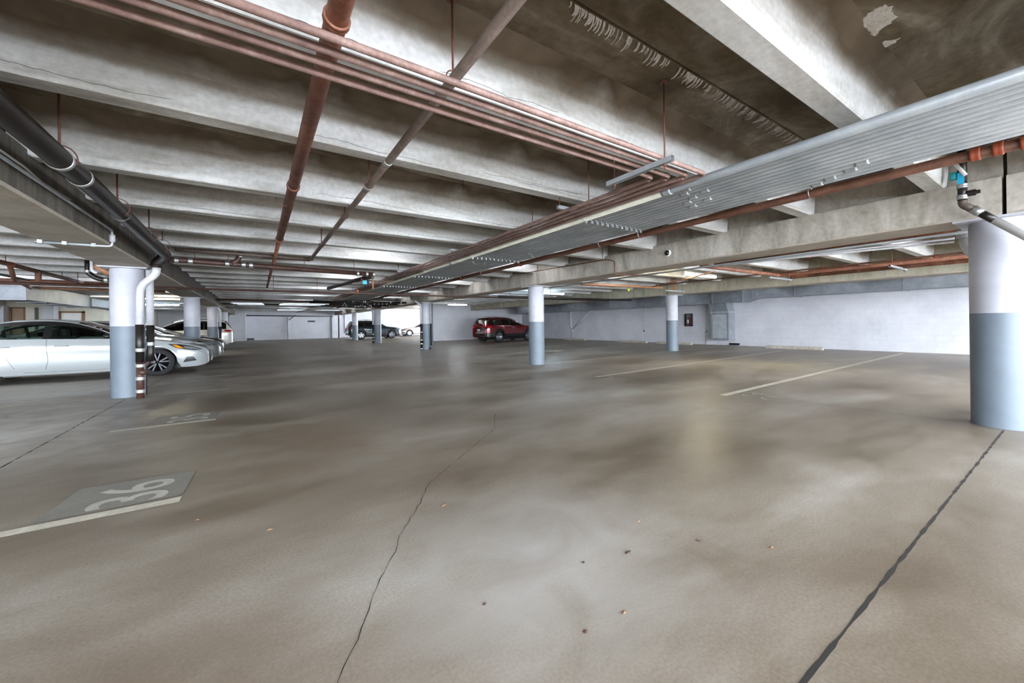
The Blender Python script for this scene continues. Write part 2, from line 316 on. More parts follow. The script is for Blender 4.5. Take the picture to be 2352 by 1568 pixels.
def joist(bay, x0, x1, y, zb, label, group):
    k = (bay, zb)
    if k not in proto: proto[k] = o = joist_mesh(x0, x1, zb, 'ceiling_joist')
    else: o = proto[k].copy(); COL.objects.link(o)
    o.location = (0, y, 0); tag(o, label, 'joist', group); return o
BAYS = {'middle': (-1.66, 6.66), 'right': (7.09, 14.05), 'far right': (14.45, XR), 'left': (-10.1, -2.09), 'far left': (XL, -10.6)}
bayname = {'middle': 'over the middle aisle', 'right': 'over the right parking bay', 'far right': 'beside the long white block wall',
           'left': 'over the left parking bay', 'far left': 'over the far left bay'}
for bay, (x0, x1) in BAYS.items():
    for i, y in enumerate(near):
        zb = 2.682 if i < 3 else 2.63
        yc = y+.075
        if bay == 'middle' and i < 9:
            lab = 'pale concrete ceiling joist over the middle aisle, '+NTH[i]+' one counting away from the camera'
            if i == 0: lab = 'nearest wide pale concrete joist, top right, crossing over the conduit bundle'
            if i == 1: lab = 'bright concrete joist right above the four red pipes'
            g = 'ceiling joists over the middle aisle'
        else:
            lab = 'pale concrete ceiling joist far back '+bayname[bay] if bay == 'middle' else 'pale concrete ceiling joist '+bayname[bay]; g = 'ceiling joists '+bayname[bay]
        if bay in ('far left',) : continue
        if bay in ('far right', 'right', 'left') and y > (26 if bay != 'left' else 41): continue
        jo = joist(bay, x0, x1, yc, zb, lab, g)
        if bay == 'middle' and 1 <= i <= 6:
            for seg in range(5):
                xa = random.uniform(-1.4, 5.6); ln_ = random.uniform(.5, 1.6); mbk = MB(); V = []; nn = int(ln_/.03); zz = zb+random.uniform(.03, .06)
                for q in range(nn+1):
                    zz += random.uniform(-.006, .006); zz = min(max(zz, zb+.02), zb+.09); yy = -.0822-(zz-zb-.012)*.0757-.0012; t_ = .0013*(1 if 0 < q < nn else .2)
                    V += [(xa+q*.03, yy, zz-t_), (xa+q*.03, yy, zz+t_)]
                mbk.add(V, [(2*q, 2*q+2, 2*q+3, 2*q+1) for q in range(nn)]); mbk.build('hairline_crack', M['joint'], jo)
    for y in back:
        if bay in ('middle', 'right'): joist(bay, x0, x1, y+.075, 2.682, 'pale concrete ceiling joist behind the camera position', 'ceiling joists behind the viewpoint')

# ---------------------------------------------------------------- ledge beams
def ledge_beam(xc, y0, y1, mt, label, group, hw=.325):
    mb = MB(); c = .02
    mb.prism([(xc-hw+c, 2.28), (xc+hw-c, 2.28), (xc+hw, 2.28+c), (xc+hw, 2.68), (xc+.19, 2.682), (xc+.19, ZF), (xc-.19, ZF), (xc-.19, 2.682), (xc-hw, 2.68), (xc-hw, 2.28+c)], y0, y1, 'y')
    o = mb.build('ledge_beam', mt); o.data.materials.append(M['soffit'])
    for p in o.data.polygons:
        if abs(p.normal.z) > .5 and p.center.z < 2.32: p.material_index = 1
    me_ = o.data; tag(o, label, 'beam', group); return o
MY = [.57, 9.08, 17.96, 26.96, 34.2]; LY = [.9, 9.55, 17.8, 25.5, 33.9]
G = 'concrete ledge beams on the column rows'
ledge_beam(6.875, YC, .50, M['beam'], 'short near end of the right-hand ledge beam, beside the nearest column top', G)
ledge_beam(6.875, .53, 9.10, M['beam'], 'long pale ledge beam carrying the black camera dome', G)
ledge_beam(6.875, 9.13, 17.95, M['beam'], 'ledge beam between the middle column and the column wrapped in pipes', G)
ledge_beam(6.875, 17.98, 26.95, M['beam'], 'ledge beam beyond the pipe-wrapped column, above the clutter of clamps', G)
ledge_beam(6.875, 26.98, 42.3, M['beam'], 'furthest ledge beam over the dark green car', G)
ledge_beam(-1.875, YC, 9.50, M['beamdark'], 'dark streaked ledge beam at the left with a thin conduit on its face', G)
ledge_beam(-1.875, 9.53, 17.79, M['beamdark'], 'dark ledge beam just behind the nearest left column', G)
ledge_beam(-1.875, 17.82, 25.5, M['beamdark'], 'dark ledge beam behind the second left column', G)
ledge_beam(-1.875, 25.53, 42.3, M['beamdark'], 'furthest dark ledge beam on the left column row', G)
ledge_beam(14.25, YC, 9.6, M['beamwarm'], 'cream lit ledge beam in front of the long duct, nearer length', G, .3)
ledge_beam(14.25, 9.63, 26.9, M['beamwarm'], 'cream ledge beam running back from the slim column to the red car', G, .3)
ledge_beam(-10.4, YC, 41, M['beam'], 'pale ledge beam at the far left behind the hanging ducts', G)

# ---------------------------------------------------------------- columns
def column(x, y, label, zt=2.28, r=.23, slim=False, bm='colg', wm='colw'):
    t = thing('concrete_column', label, 'column', (x, y, 0), 0, 'round painted concrete columns')
    MB().lathe([(r, 0), (r, 1.245)], (0, 0, 0), n=40).build('painted_base', M[bm], t)
    MB().lathe([(r, 1.245), (r, zt-.045), (r-.004, zt-.04), (r-.004, zt-.02)], (0, 0, 0), n=40).build('upper_shaft', M[wm], t)
    MB().box(-.31, .31, -.31, .31, zt-.022, zt-.001).build('cap_plate', M[wm], t)
    return t
column(6.87, .57, 'nearest round column at the right edge, white over blue grey')
column(6.87, 9.08, 'round white and grey column standing in the middle of the picture')
column(6.87, 17.96, 'column wrapped in drain pipes left of the white block wall')
column(6.87, 26.96, 'column in front of the middle of the dark green car')
column(6.87, 34.2, 'column in front of the rear of the dark green car')
column(14.25, 9.6, 'slim-looking round column in front of the grey duct wall', zt=2.28)
column(-1.92, 9.55, 'nearest left column with white drain pipe beside it, before the white sedan')
column(-1.92, 17.8, 'second left column rising behind the silver car bonnet')
column(-1.92, 25.5, 'third left column in front of the white SUV')
column(-1.92, 33.9, 'fourth left column, behind the roof end of the white SUV')
for y in (18.75, 1.0): column(14.25, y, 'round column on the right row hidden behind nearer columns')

# ---------------------------------------------------------------- lines on the floor
def line(x0, x1, y0, y1, label, wd=.1, mt='line'):
    mb = MB(); a, b = Vector((x0, y0)), Vector((x1, y1)); d_ = (b-a).normalized(); n_ = Vector((-d_.y, d_.x))*wd/2; nn = max(2, int((b-a).length/.08)); L1 = []; L2 = []
    for i in range(nn+1):
        p = a.lerp(b, i/nn); L1.append((p.x+n_.x*random.uniform(.96, 1.04), p.y+n_.y*random.uniform(.96, 1.04), .0025)); L2.append((p.x-n_.x*random.uniform(.96, 1.04), p.y-n_.y*random.uniform(.96, 1.04), .0025))
    mb.add(L1+L2, [(i, nn+1+i, nn+2+i, i+1) for i in range(nn)])
    return tag(mb.build('parking_line', M[mt]), label, 'parking line', 'painted parking bay lines')
line(-6.5, -.46, 3.6, 3.55, 'thick white bay line under the painted number 36', .1)
line(-1.45, -.46, 6.36, 6.36, 'white bay line end beside the painted number 35', .095)
line(-7, -2.35, 9.47, 9.46, 'white bay line running up to the nearest left column')
line(-1.65, -.46, 9.4, 9.34, 'short white bay line to the right of the nearest left column', .09)
line(-7, -.5, 12.3, 12.1, 'white bay line along the side of the white sedan', .08)
line(-6, -.5, 15.15, 15.1, 'white bay line between the white sedan and silver car', .08)
line(-6, -.5, 18.2, 18.2, 'white bay line beside the black car', .08)
line(-6, -.5, 24.2, 24.2, 'bay line in front of the white SUV', .08)
line(6.23, 18.5, 3.31, 3.64, 'nearest right bay line pointing at the long white wall', .11)
line(6.2, 17.0, 6.06, 6.74, 'second right bay line ending by the concrete wheel stop', .1)
line(7.15, 17.4, 8.95, 9.6, 'third right bay line passing the foot of the slim column', .09)
line(7.6, 18, 12.6, 13.2, 'fourth right bay line beyond the middle column', .08)
line(8, 18, 15.6, 16.2, 'fifth right bay line in the cool lit bay', .08)
def floor_number(txt, cx, cy, h, wd, label):
    c = bpy.data.curves.new('t', 'FONT'); c.body = txt; c.size = 1; c.extrude = 0; c.align_x = 'CENTER'; c.align_y = 'CENTER'; c.offset = .01
    o = bpy.data.objects.new('t', c); COL.objects.link(o); dg = bpy.context.evaluated_depsgraph_get()
    me = bpy.data.meshes.new_from_object(o.evaluated_get(dg)); bpy.data.objects.remove(o)
    xs = [v.co.x for v in me.vertices]; ys = [v.co.y for v in me.vertices]; sx = wd/(max(xs)-min(xs)); sy = h/(max(ys)-min(ys)); mx, my = (max(xs)+min(xs))/2, (max(ys)+min(ys))/2
    for v in me.vertices: x, y = (v.co.x-mx)*sx, (v.co.y-my)*sy; v.co = (-y, x, .0045)     # read from the aisle: top of the digits towards -X
    me.materials.append(M['digit']); t = thing('bay_number', label, 'painted number', (cx, cy, 0), 0, 'stencilled bay numbers')
    g = bpy.data.objects.new('digits', me); COL.objects.link(g); g.parent = t
    MB().add([(-.42, -.24, .003), (.3, -.24, .003), (.32, .3, .003), (-.36, .34, .003)], [(0, 1, 2, 3)]).build('patch', M['patch'], t)
floor_number('36', -.76, 3.88, .42, .44, 'stencilled 36 on a grey patch beside the nearest bay line')
floor_number('35', -.76, 6.68, .42, .44, 'stencilled 35 on a grey patch, further back on the left')
for (cx, cy, lb) in ((6.6, 3.0, 'worn unreadable stencil marks below the nearest right bay line'), (6.4, 5.7, 'worn unreadable stencil marks at the second right bay line')):
    mb = MB()
    for k in range(9):
        a = random.uniform(0, 3.1); x = cx+random.uniform(-.25, .25); y = cy+random.uniform(-.2, .2)
        P = [(x+math.cos(a)*.09*(i-1), y+math.sin(a)*.09*(i-1)+.03*(i == 1)) for i in range(3)]
        q = ribbon([Vector(p) for p in P], .022, .003); mb.add(q.v, q.f)
    tag(mb.build('worn_stencil', M['linefade']), lb, 'worn marking')
# small debris
for i, (x, y) in enumerate([(1.02, 2.39), (1.6, 1.35), (1.9, 1.52), (1.35, 1.42), (.05, 2.7), (2.0, 1.2), (-.32, 3.1), (1.05, 1.1), (2.25, .95), (.8, 1.45), (1.25, 1.08), (4.8, 4.6)]):
    a = random.uniform(0, 6.28); s_ = random.uniform(.008, .018)
    P = [(math.cos(a+t)*s_*rr, math.sin(a+t)*s_*.5*rr) for t, rr in ((0, 1.6), (1.1, .9), (2.3, 1), (3.3, 1.4), (4.4, .8), (5.3, 1))]
    V = [(x+p[0], y+p[1], .003) for p in P]+[(x, y, .008)]
    o = MB().add(V, [(i, (i+1) % 6, 6) for i in range(6)]).build('dry_leaf', M['ironb'] if i % 2 else M['wood'])
    tag(o, 'tiny curled dry leaf scrap lying on the bare floor', 'leaf', 'dry leaf scraps on the floor')

# ---------------------------------------------------------------- middle-aisle pipes
def pipe(name, pts, r, mt, label, cat='pipe', group=None, rad=.08, n=14):
    o = MB().tube(rnd(pts, rad) if len(pts) > 2 else pts, r, n).build(name, M[mt]); return tag(o, label, cat, group)
def coupling(parent, c, r, ln, ax, mt='clamp', name='coupling'):
    prof = [(r, -ln/2), (r*1.14, -ln/2), (r*1.2, -ln*.3), (r*1.14, -ln*.1), (r*1.14, ln*.1), (r*1.2, ln*.3), (r*1.14, ln/2), (r, ln/2)]
    return MB().lathe(prof, c, ax, 18).build(name, M[mt], parent)
RY = [2.19, 2.09, 1.99, 1.89]; RX = [3.0, 3.11, 3.22, 3.325]
for i in range(4):
    path = [(-1.0, RY[i], 2.5), (RX[i], RY[i], 2.5), (RX[i], 40, 2.5)]
    p = pipe('red_pipe', path, .019, 'redpipe', ['dull red overhead pipe turning beside the conduits, innermost of the four', 'dull red overhead pipe, second of the four from inside',
        'dull red overhead pipe turning nearest the grey conduits', 'dull red overhead pipe nearest the camera, tight against the grey conduits'][i], 'pipe', 'four dull red pipes', .06)
    if i < 3:
        coupling(p, (RX[i]-.07, RY[i], 2.5), .019, .05, 'x', 'redpipe', 'elbow_collar'); coupling(p, (RX[i], RY[i]+.07, 2.5), .019, .05, 'y', 'redpipe', 'elbow_collar')
def strut(c0, c1, hang, label, clamps=None, group='steel strut hangers'):
    """channel strut from c0 to c1 (points), hung by rods at the listed points"""
    a, b = Vector(c0), Vector(c1); d_ = (b-a).normalized(); n_ = Vector((-d_.y, d_.x, 0))*.02
    t = thing('strut_hanger', label, 'hanger', c0, 0, group); mb = MB(); V = []
    prof = [(-1, 0), (1, 0), (1, .041), (.6, .041), (.6, .034), (.85, .034), (.85, .006), (-.85, .006), (-.85, .034), (-.6, .034), (-.6, .041), (-1, .041)]
    for p in (Vector((0, 0, 0)), b-a): V += [p+n_*q[0]+Vector((0, 0, -q[1])) for q in prof]
    n = len(prof); mb.add(V, [(i, (i+1) % n, n+(i+1) % n, n+i) for i in range(n)]); mb.build('channel', M['galv'], t)
    for h in hang:
        q = Vector(h)-a; z1 = ZF-a.z
        MB().tube([(q.x, q.y, -.085), (q.x, q.y, z1)], .006, 8).lathe([(0, z1-.012), (.03, z1-.012), (.03, z1)], (q.x, q.y, 0), n=14).lathe([(0, -.06), (.012, -.06), (.012, -.046), (0, -.046)], (q.x, q.y, 0), n=6, smooth=False).build('threaded_rod', M['rod'], t)
    if clamps:
        for (x, y, z, r) in clamps:
            q = Vector((x, y, z))-a
            MB().torus((q.x, q.y, q.z), r+.003, .004, 'y', 16, 6).box(q.x-.006, q.x+.006, q.y-.012, q.y+.012, q.z-r-.035, q.z-r).tube([(q.x-.02, q.y, q.z-r-.02), (q.x+.02, q.y, q.z-r-.02)], .005, 6).build('pipe_clamp', M['clamp'], t)
    return t
strut((2.68, 1.78, 2.476), (2.68, 2.44, 2.476), [(2.68, 1.85, 0), (2.68, 2.36, 0)], 'grey steel strut under the four red pipes with two rods')
cond = []
x = 3.39
for i in range(12):
    r = .038 if i == 0 else (.0265 if i < 8 else .029); x += r; cond.append((x, r)); x += r+.0395
ZC = 2.50
for i, (x, r) in enumerate(cond):
    c = MB().tube([(x, -6, ZC), (x, 2.6, ZC), (x, 12, ZC), (x, 30, ZC)], r, 14).build('steel_conduit', M['galv'])
    tag(c, 'galvanised conduit in the overhead bundle, '+(NTH[i]+' counting from the red pipes' if 0 < i < 11 else ('thickest, next to the red pipes' if i == 0 else 'outermost, next to the rusty sprinkler pipe')), 'conduit', 'galvanised conduits in the overhead bundle')
    if i == 0: MB().tube([(x, 2.4, ZC), (x, 30, ZC)], r+.0015, 14).build('pale_section', M['palepipe'], c)
    yy = [2.34, 2.2, 2.28, 2.12, 2.3, 2.42, 2.25, 2.47, 1.05, 1.15, 1.32, 1.45][i]
    coupling(c, (x, yy, ZC), r, .09, 'y', 'galv'); coupling(c, (x, yy+5.1-.05*i, ZC), r, .09, 'y', 'galv')
for k, y in enumerate([3.48, 6.5, 9.7, 12.6, 15.3, 18.0, 21.2, 24.2]):
    z = ZC+.085
    cl = [(x, y, ZC, r) for x, r in cond] if k < 4 else None
    strut((2.97, y, z), (cond[-1][0]+.1, y, z), [(3.0, y, 0), (cond[-1][0]+.06, y, 0)],
          'steel strut hanger across the conduit bundle, '+NTH[k]+' one away from the camera', cl, 'strut hangers of the conduit bundle')
for i, (x, y) in enumerate([(2.2, 4.4), (3.1, 4.15), (3.0, 3.0), (2.1, 6.0), (1.9, 8.0), (2.8, 10.6)]):
    tag(MB().tube([(x, y, 2.51 if x > 2.9 else 2.9), (x, y, ZF)], .005, 6).build('hanger_rod', M['rod']), 'thin rusty rod dropping from the deck above the red pipes', 'rod', 'thin loose rods')
# rusty sprinkler pipe beside the beam
t = pipe('sprinkler_pipe', [(4.78, -6, 2.5), (4.80, 2, 2.5), (4.82, 30, 2.5)], .042, 'brown', 'long rusty brown sprinkler pipe between the conduits and the ledge beam', 'pipe')
for y in (.27, .40, .515): coupling(t, (4.79, y, 2.5), .045, .055, 'y', 'orange')
for y in (6.9, 9.8): coupling(t, (4.81, y, 2.5), .045, .07, 'y', 'orange')
for y in (-1.1, 1.62, 3.75, 4.55, 8.6, 11.6, 14.6): MB().torus((4.805, y, 2.515), .055, .005, 'y', 18, 6).tube([(4.805, y, 2.57), (4.805, y, ZF)], .005, 6).build('loop_hanger', M['clamp'], t)
# pipes A and B running away overhead
def hung_pipe(pts, r, mt, label, hy, xz, group=None):
    t = pipe('overhead_pipe', pts, r, mt, label)
    for y in hy:
        x, z = xz
        MB().torus((x, y, z+r*.35), r*1.35, .004, 'y', 18, 6).tube([(x, y, z+r*1.7), (x, y, ZF)], .007, 8).lathe([(0, ZF-.015), (.035, ZF-.015), (.035, ZF)], (x, y, 0), n=12).build('hanger', M['rod'], t)
    return t
a = hung_pipe([(.32, -5, 2.6), (.32, 7.2, 2.6)], .05, 'rust', 'thick rust coloured pipe running straight away overhead', (5.0,), (.26, 2.6))
a2 = MB().tube([(.32, 7.2, 2.6), (.32, 16.2, 2.6)], .032, 12).build('pipe_tail', M['rust'], a)
coupling(a, (.32, 7.2, 2.6), .05, .12, 'y', 'rust'); coupling(a, (.32, 4.4, 2.6), .05, .06, 'y', 'rust'); coupling(a, (.32, 1.9, 2.6), .05, .04, 'y', 'rust')
b = hung_pipe([(.955, -5, 2.6), (.955, 9.15, 2.6), (.1, 9.15, 2.6)], .031, 'greypipe', 'slim grey brown pipe running away overhead beside the rust pipe', (2.02, 4.0, 5.3, 7.4), (.955, 2.6))
for y in (3.35, 4.05): coupling(b, (.955, y, 2.6), .031, .06, 'y', 'band')
# black drain pipe on the left, down to the floor beside the column
t = pipe('black_drain_pipe', [(-1.20, -4, 2.475), (-1.215, 5, 2.475), (-1.27, 8.75, 2.45), (-1.46, 9.13, 2.36), (-1.46, 9.13, 2.27)], .078, 'iron', 'thick black cast iron drain pipe along the left ledge beam', rad=.2, n=20)
for y in (4.25, 4.65, 5.9, 7.0, 7.6, 8.2, 8.55): MB().lathe([(.078, -.02), (.084, -.018), (.084, .018), (.078, .02)], (-1.222-(y-5)*.014 if y > 5 else -1.214, y, 2.47), 'y', 22).build('joint_ring', M['band'], t)
for y in (4.3, 5.75, 7.2, 8.1): MB().torus((-1.225, y, 2.50), .095, .005, 'y', 20, 6).tube([(-1.225, y, 2.58), (-1.225, y, ZF)], .008, 8).build('hanger', M['rod'], t)
t = pipe('drain_stack', [(-1.46, 9.13, 2.27), (-1.47, 9.13, 2.16), (-1.675, 9.12, 1.93), (-1.69, 9.12, 1.27)], .058, 'pvc', 'white offset drain stack in front of the nearest left column', rad=.12, n=20)
MB().tube([(-1.69, 9.12, 1.27), (-1.69, 9.12, .62)], .058, 20).build('black_section', M['iron'], t)
MB().tube([(-1.69, 9.12, .62), (-1.69, 9.12, 0)], .052, 20).build('brown_section', M['ironb'], t)
for z in (.83, .56, .34, .12): coupling(t, (-1.69, 9.12, z), .056, .06, 'z', 'band', 'steel_band')
MB().lathe([(0, -.09), (.035, -.09), (.05, -.03), (.05, 0)], (-1.64, 9.06, .45), 'y', 14).build('cleanout_plug', M['ironb'], t)
t = pipe('rear_drain_stack', [(-1.62, 9.52, 2.28), (-1.62, 9.52, 1.26)], .056, 'pvc', 'second white drain stack hidden half behind the first', n=18)
MB().tube([(-1.62, 9.52, 1.26), (-1.62, 9.52, .75), (-1.64, 9.52, .6)], .056, 18).build('black_section', M['iron'], t)
coupling(t, (-1.62, 9.52, .92), .056, .07, 'z', 'clamp'); MB().tube([(-1.64, 9.52, .62), (-1.72, 9.56, .5), (-1.72, 9.56, 0)], .04, 12).build('foot', M['ironb'], t)
# drain running across the aisle from the left stack
t = pipe('cross_drain_pipe', [(-1.3, 9.15, 2.42), (-1.12, 9.2, 2.44), (-.9, 9.25, 2.44), (2.3, 9.35, 2.40)], .05, 'ironb', 'dark brown drain pipe crossing the aisle behind the first joists', n=16)
for x in (-1.2, -1.0, -.46, -.2, -.08): coupling(t, (x, 9.25 if x > -1 else 9.18, 2.43), .05, .07, 'x', 'clamp')
MB().tube(rnd([(-.4, 9.25, 2.44), (-.3, 9.25, 2.5), (-.25, 9.27, 2.62), (-.25, 9.3, 3.0)], .05), .045, 14).build('riser', M['ironb'], t); coupling(t, (-.25, 9.26, 2.6), .045, .06, 'z', 'clamp')
for x in (-.95, -.45, .86, 1.85): MB().tube([(x, 9.25, 2.44), (x, 9.25, ZF)], .005, 6).build('hanger', M['rod'], t)
for x in (1.95, 2.15, 2.3): coupling(t, (x, 9.34, 2.40), .05, .05, 'x', 'clamp')
t = pipe('branch_drain_pipe', [(2.3, 9.45, 2.36), (2.1, 10.6, 2.36), (1.85, 13, 2.36)], .05, 'iron', 'dark branch drain pipe with blue tag, running back from the cross drain')
for y in (9.9, 10.1, 10.3): coupling(t, (2.2, y, 2.36), .05, .05, 'y', 'copper')
MB().box(2.18, 2.28, 9.9, 9.915, 2.22, 2.31).build('blue_tag', M['bluetag'], t); MB().tube([(2.42, 9.9, 2.1), (2.42, 9.9, 2.42)], .02, 8).build('copper_stub', M['copper'], t)
pipe('sprinkler_branch_pipe', [(-1.2, 9.0, 2.6), (1.0, 9.0, 2.6)], .03, 'greypipe', 'thin dark pipe running parallel above the cross drain')
t = pipe('sprinkler_main_pipe', [(-5, 12.75, 2.2), (13.6, 12.4, 2.2)], .03, 'ironb', 'thin sprinkler main crossing every bay behind the second columns')
MB().lathe([(0, -.06), (.03, -.06), (.045, 0), (.03, .06), (0, .06)], (2.62, 12.6, 2.26), 'z', 14).build('orange_valve', M['orange'], t)
for x in (.4, 1.5, 5.3, 8.2, 10.2): MB().tube([(x, 12.63-.015*x, 2.2), (x, 12.63-.015*x, ZF)], .006, 6).build('hanger', M['rod'], t)
# conduit on the left beam face
t = pipe('beam_conduit', [(-1.53, -4, 2.46), (-1.53, 6.93, 2.46), (-1.53, 6.93, 2.255), (-2.2, 6.98, 2.255)], .014, 'galv', 'thin steel conduit on the left beam face, dropping round the edge', rad=.04, n=10)
MB().tube([(-1.53, -4, 2.50), (-1.53, 4.7, 2.50), (-1.53, 5.0, 2.47), (-1.53, 5.6, 2.49)], .009, 8).build('loose_cable', M['white'], t)
MB().lathe([(.017, -.05), (.03, -.045), (.03, .045), (.017, .05)], (-1.53, 6.93, 2.36), 'z', 12).build('corner_fitting', M['pvc'], t)
for x in (-1.7, -1.95, -2.15): MB().box(x-.02, x+.02, 6.94, 6.98, 2.24, 2.28).build('saddle', M['galv'], t)
# assembly at the nearest right column
t = thing('valve_riser', 'black pipe riser with teal valve and blue tag before the right beam', 'pipe riser', (6.38, .78, 2.2))
def L_(p): return (p[0]-6.38, p[1]-.78, p[2]-2.2)
MB().tube([L_((6.38, .78, 2.66)), L_((6.38, .78, 2.46))], .036, 16).build('black_pipe', M['iron'], t)
MB().tube([L_((6.38, .78, 3.07)), L_((6.38, .78, 2.66))], .036, 16).build('upper_pipe', M['iron'], t)
coupling(t, L_((6.38, .78, 2.62)), .037, .05, 'z', 'clamp'); coupling(t, L_((6.38, .78, 2.50)), .037, .05, 'z', 'clamp')
MB().tube(rnd([L_((6.38, .78, 2.48)), L_((6.38, .78, 2.42)), L_((6.38, .69, 2.335))], .05), .036, 16).build('elbow', M['greypipe'], t)
MB().tube([L_((6.38, .71, 2.357)), L_((6.38, .65, 2.293))], .042, 16).build('steel_band', M['clamp'], t)
MB().tube([L_((6.38, .67, 2.314)), L_((6.38, .565, 2.203))], .036, 16).build('black_stub', M['iron'], t)
MB().tube([L_((6.38, .565, 2.203)), L_((6.38, -.6, .96)), L_((6.38, -.6, 0.0))], .037, 16).build('white_pipe', M['white'], t)
MB().lathe([(0, -.10), (.02, -.10), (.02, -.07), (.033, -.07), (.033, 0)], L_((6.38, .755, 2.53)), 'y', 8, False).build('cleanout_plug', M['iron'], t)
MB().box(-.05, -.043, -.02, .03, .44, .56).build('blue_tag', M['bluetag'], t)
MB().tube([L_((6.36, .84, 2.78)), L_((6.36, .84, 2.70))], .03, 10).build('teal_valve', M['teal'], t); MB().tube([L_((6.33, .82, 2.86)), L_((6.33, .75, 2.72))], .018, 10).build('valve_lever', M['white'], t)
# big white elbow and thin lines behind the nearest column
t = thing('large_drain_elbow', 'large white painted elbow left of the nearest column top', 'pipe elbow', (7.45, .85, 2.2))
MB().tube([(0, .0, .07), (0, 0, -.05), (.0, -.03, -.14), (0, -.12, -.3), (0, -.14, -2.2)], .10, 22).lathe([(.10, .0), (.118, .01), (.118, .09), (.10, .1)], (0, 0, 0), n=22).build('white_fitting', M['pvc'], t)
MB().tube(rnd([(0, 0, .05), (0, .02, .24), (0, .5, .27), (.1, 4, .27)], .16), .085, 18).build('brown_pipe', M['ironb'], t)
for i in range(2): pipe('thin_steel_tube', [(7.3, 4.4, 2.25), (7.45-.1*i, 2.7, 2.25-.035*i), (7.6-.05*i, 1.0, 2.235-.05*i)], .014, 'pvc', 'pale slim tube slanting under the beam, '+('upper' if i == 0 else 'lower')+' of a pair', 'pipe', 'pair of pale slim tubes')
for k, x in enumerate((7.28, 7.34)): pipe('soffit_conduit', [(x, -3, 2.255), (x, 9, 2.255)], .013, 'galv', 'thin conduit under the right-hand beam edge', 'conduit', 'soffit conduits')
t = pipe('drop_conduit', [(6.3, 9, 2.62), (6.50, 5.95, 2.60), (6.525, 5.77, 2.53), (6.525, 5.77, 2.25), (7.3, 5.7, 2.25)], .012, 'brown', 'thin rusty pipe stepping down over the ledge beam', rad=.04, n=8)
MB().tube([(6.46, 6.05, 2.6), (6.46, 6.05, ZF)], .006, 6).build('hanger', M['rod'], t)
# camera dome
t = thing('security_camera', 'small black camera dome on a white mount, on the ledge beam', 'camera', (6.55, 4.47, 2.50))
MB().lathe([(0, 0), (.062, 0), (.062, -.03), (.05, -.045)], (0, 0, 0), 'x', 24).build('mount', M['white'], t)
MB().lathe([(.047, -.045), (.044, -.06), (.034, -.078), (.018, -.09), (0, -.094)], (0, 0, -.0), 'x', 20).build('dome', M['gloss_black'], t)

# ---------------------------------------------------------------- lamps
def lamp(x, y, z, ln, label, kind='tube', shown=True):
    t = thing('ceiling_lamp', label, 'lamp', (x, y, z), 0, 'fluorescent ceiling lamps')
    MB().prism([(-.055, 0), (.055, 0), (.045, .05), (-.045, .05)], -ln/2, ln/2, 'x').build('housing', M['white'], t)
    MB().tube([(-ln/2+.03, 0, -.022), (ln/2-.03, 0, -.022)], .03, 12).build('lamp_tube', M[kind], t)
    for s in (-1, 1):
        MB().box(s*ln/2-.015, s*ln/2+.015, -.05, .05, -.055, .03).build('end_cap', M['white'], t)
        MB().tube([(s*ln*.4, 0, .05), (s*ln*.4, 0, max(.06, ZF-z))], .004, 6).build('rod', M['rod'], t)
lamp(10.57, 6.22, 2.52, 1.6, 'bright warm tube lamp lighting the nearer right bay', 'tubew')
lamp(10.75, 13.2, 2.52, 1.6, 'bright cool tube lamp seen right of the middle column', 'tubeb')
lamp(11.1, 23.3, 2.52, 1.4, 'bright tube lamp in front of the white block wall', 'tube')
lamp(10.6, -1.6, 2.52, 1.6, 'tube lamp over the right bay behind the nearest column', 'tubew')
lamp(-3.6, 22.7, 2.52, 1.5, 'upper of two tube lamps seen beside the second left column', 'tubew')
lamp(-4.4, 28.4, 2.52, 1.6, 'lower of two tube lamps seen beside the second left column', 'tubeb')
lamp(-6.3, 12.5, 2.52, 1.6, 'tube lamp over the white sedan, left of the frame')
lamp(-6.3, 5.0, 2.52, 1.6, 'tube lamp over the empty left bays, out of frame')
lamp(9.5, 40, 2.97, 1.6, 'tube lamp over the silver car at the back', 'tubet')  # this lamp and the next are added, hidden up among the joists
lamp(13.5, 36.5, 2.97, 1.6, 'tube lamp near the silver car behind the partition', 'tubet')
def tucked(x, y, kind='tubet'):  # unseen lamps added to even out the light on floor and joists
    t = thing('ceiling_lamp', 'tube lamp tucked up between two ceiling joists', 'lamp', (x, y, 2.97), 0, 'lamps tucked between the joists')
    MB().box(-.6, .6, -.06, .06, .03, .108).build('housing', M['white'], t)
    MB().tube([(-.56, 0, 0), (.56, 0, 0)], .028, 10).build('lamp_tube', M[kind], t)
gaps = [8.15, 12.03, 16.0, 19.97, 23.95, 27.95, 33.25, 37.25]
for y in gaps:
    for x in (2.2, 5.7): tucked(x, y)
    if y < 38: tucked(-6, y)
for y in (-2.2, -.9, 3.0, 5.5, 8.15, 12.03, 16.0, 19.97, 23.95):
    if y < 20: tucked(9.2, y)
    tucked(16.8, y)
tucked(-6, 4.2); tucked(-6, .3); tucked(-8, 9.4)
for y in gaps[2:5]: tucked(-3.4, y)
for x in (.5, 4.0): tucked(x, -.95)

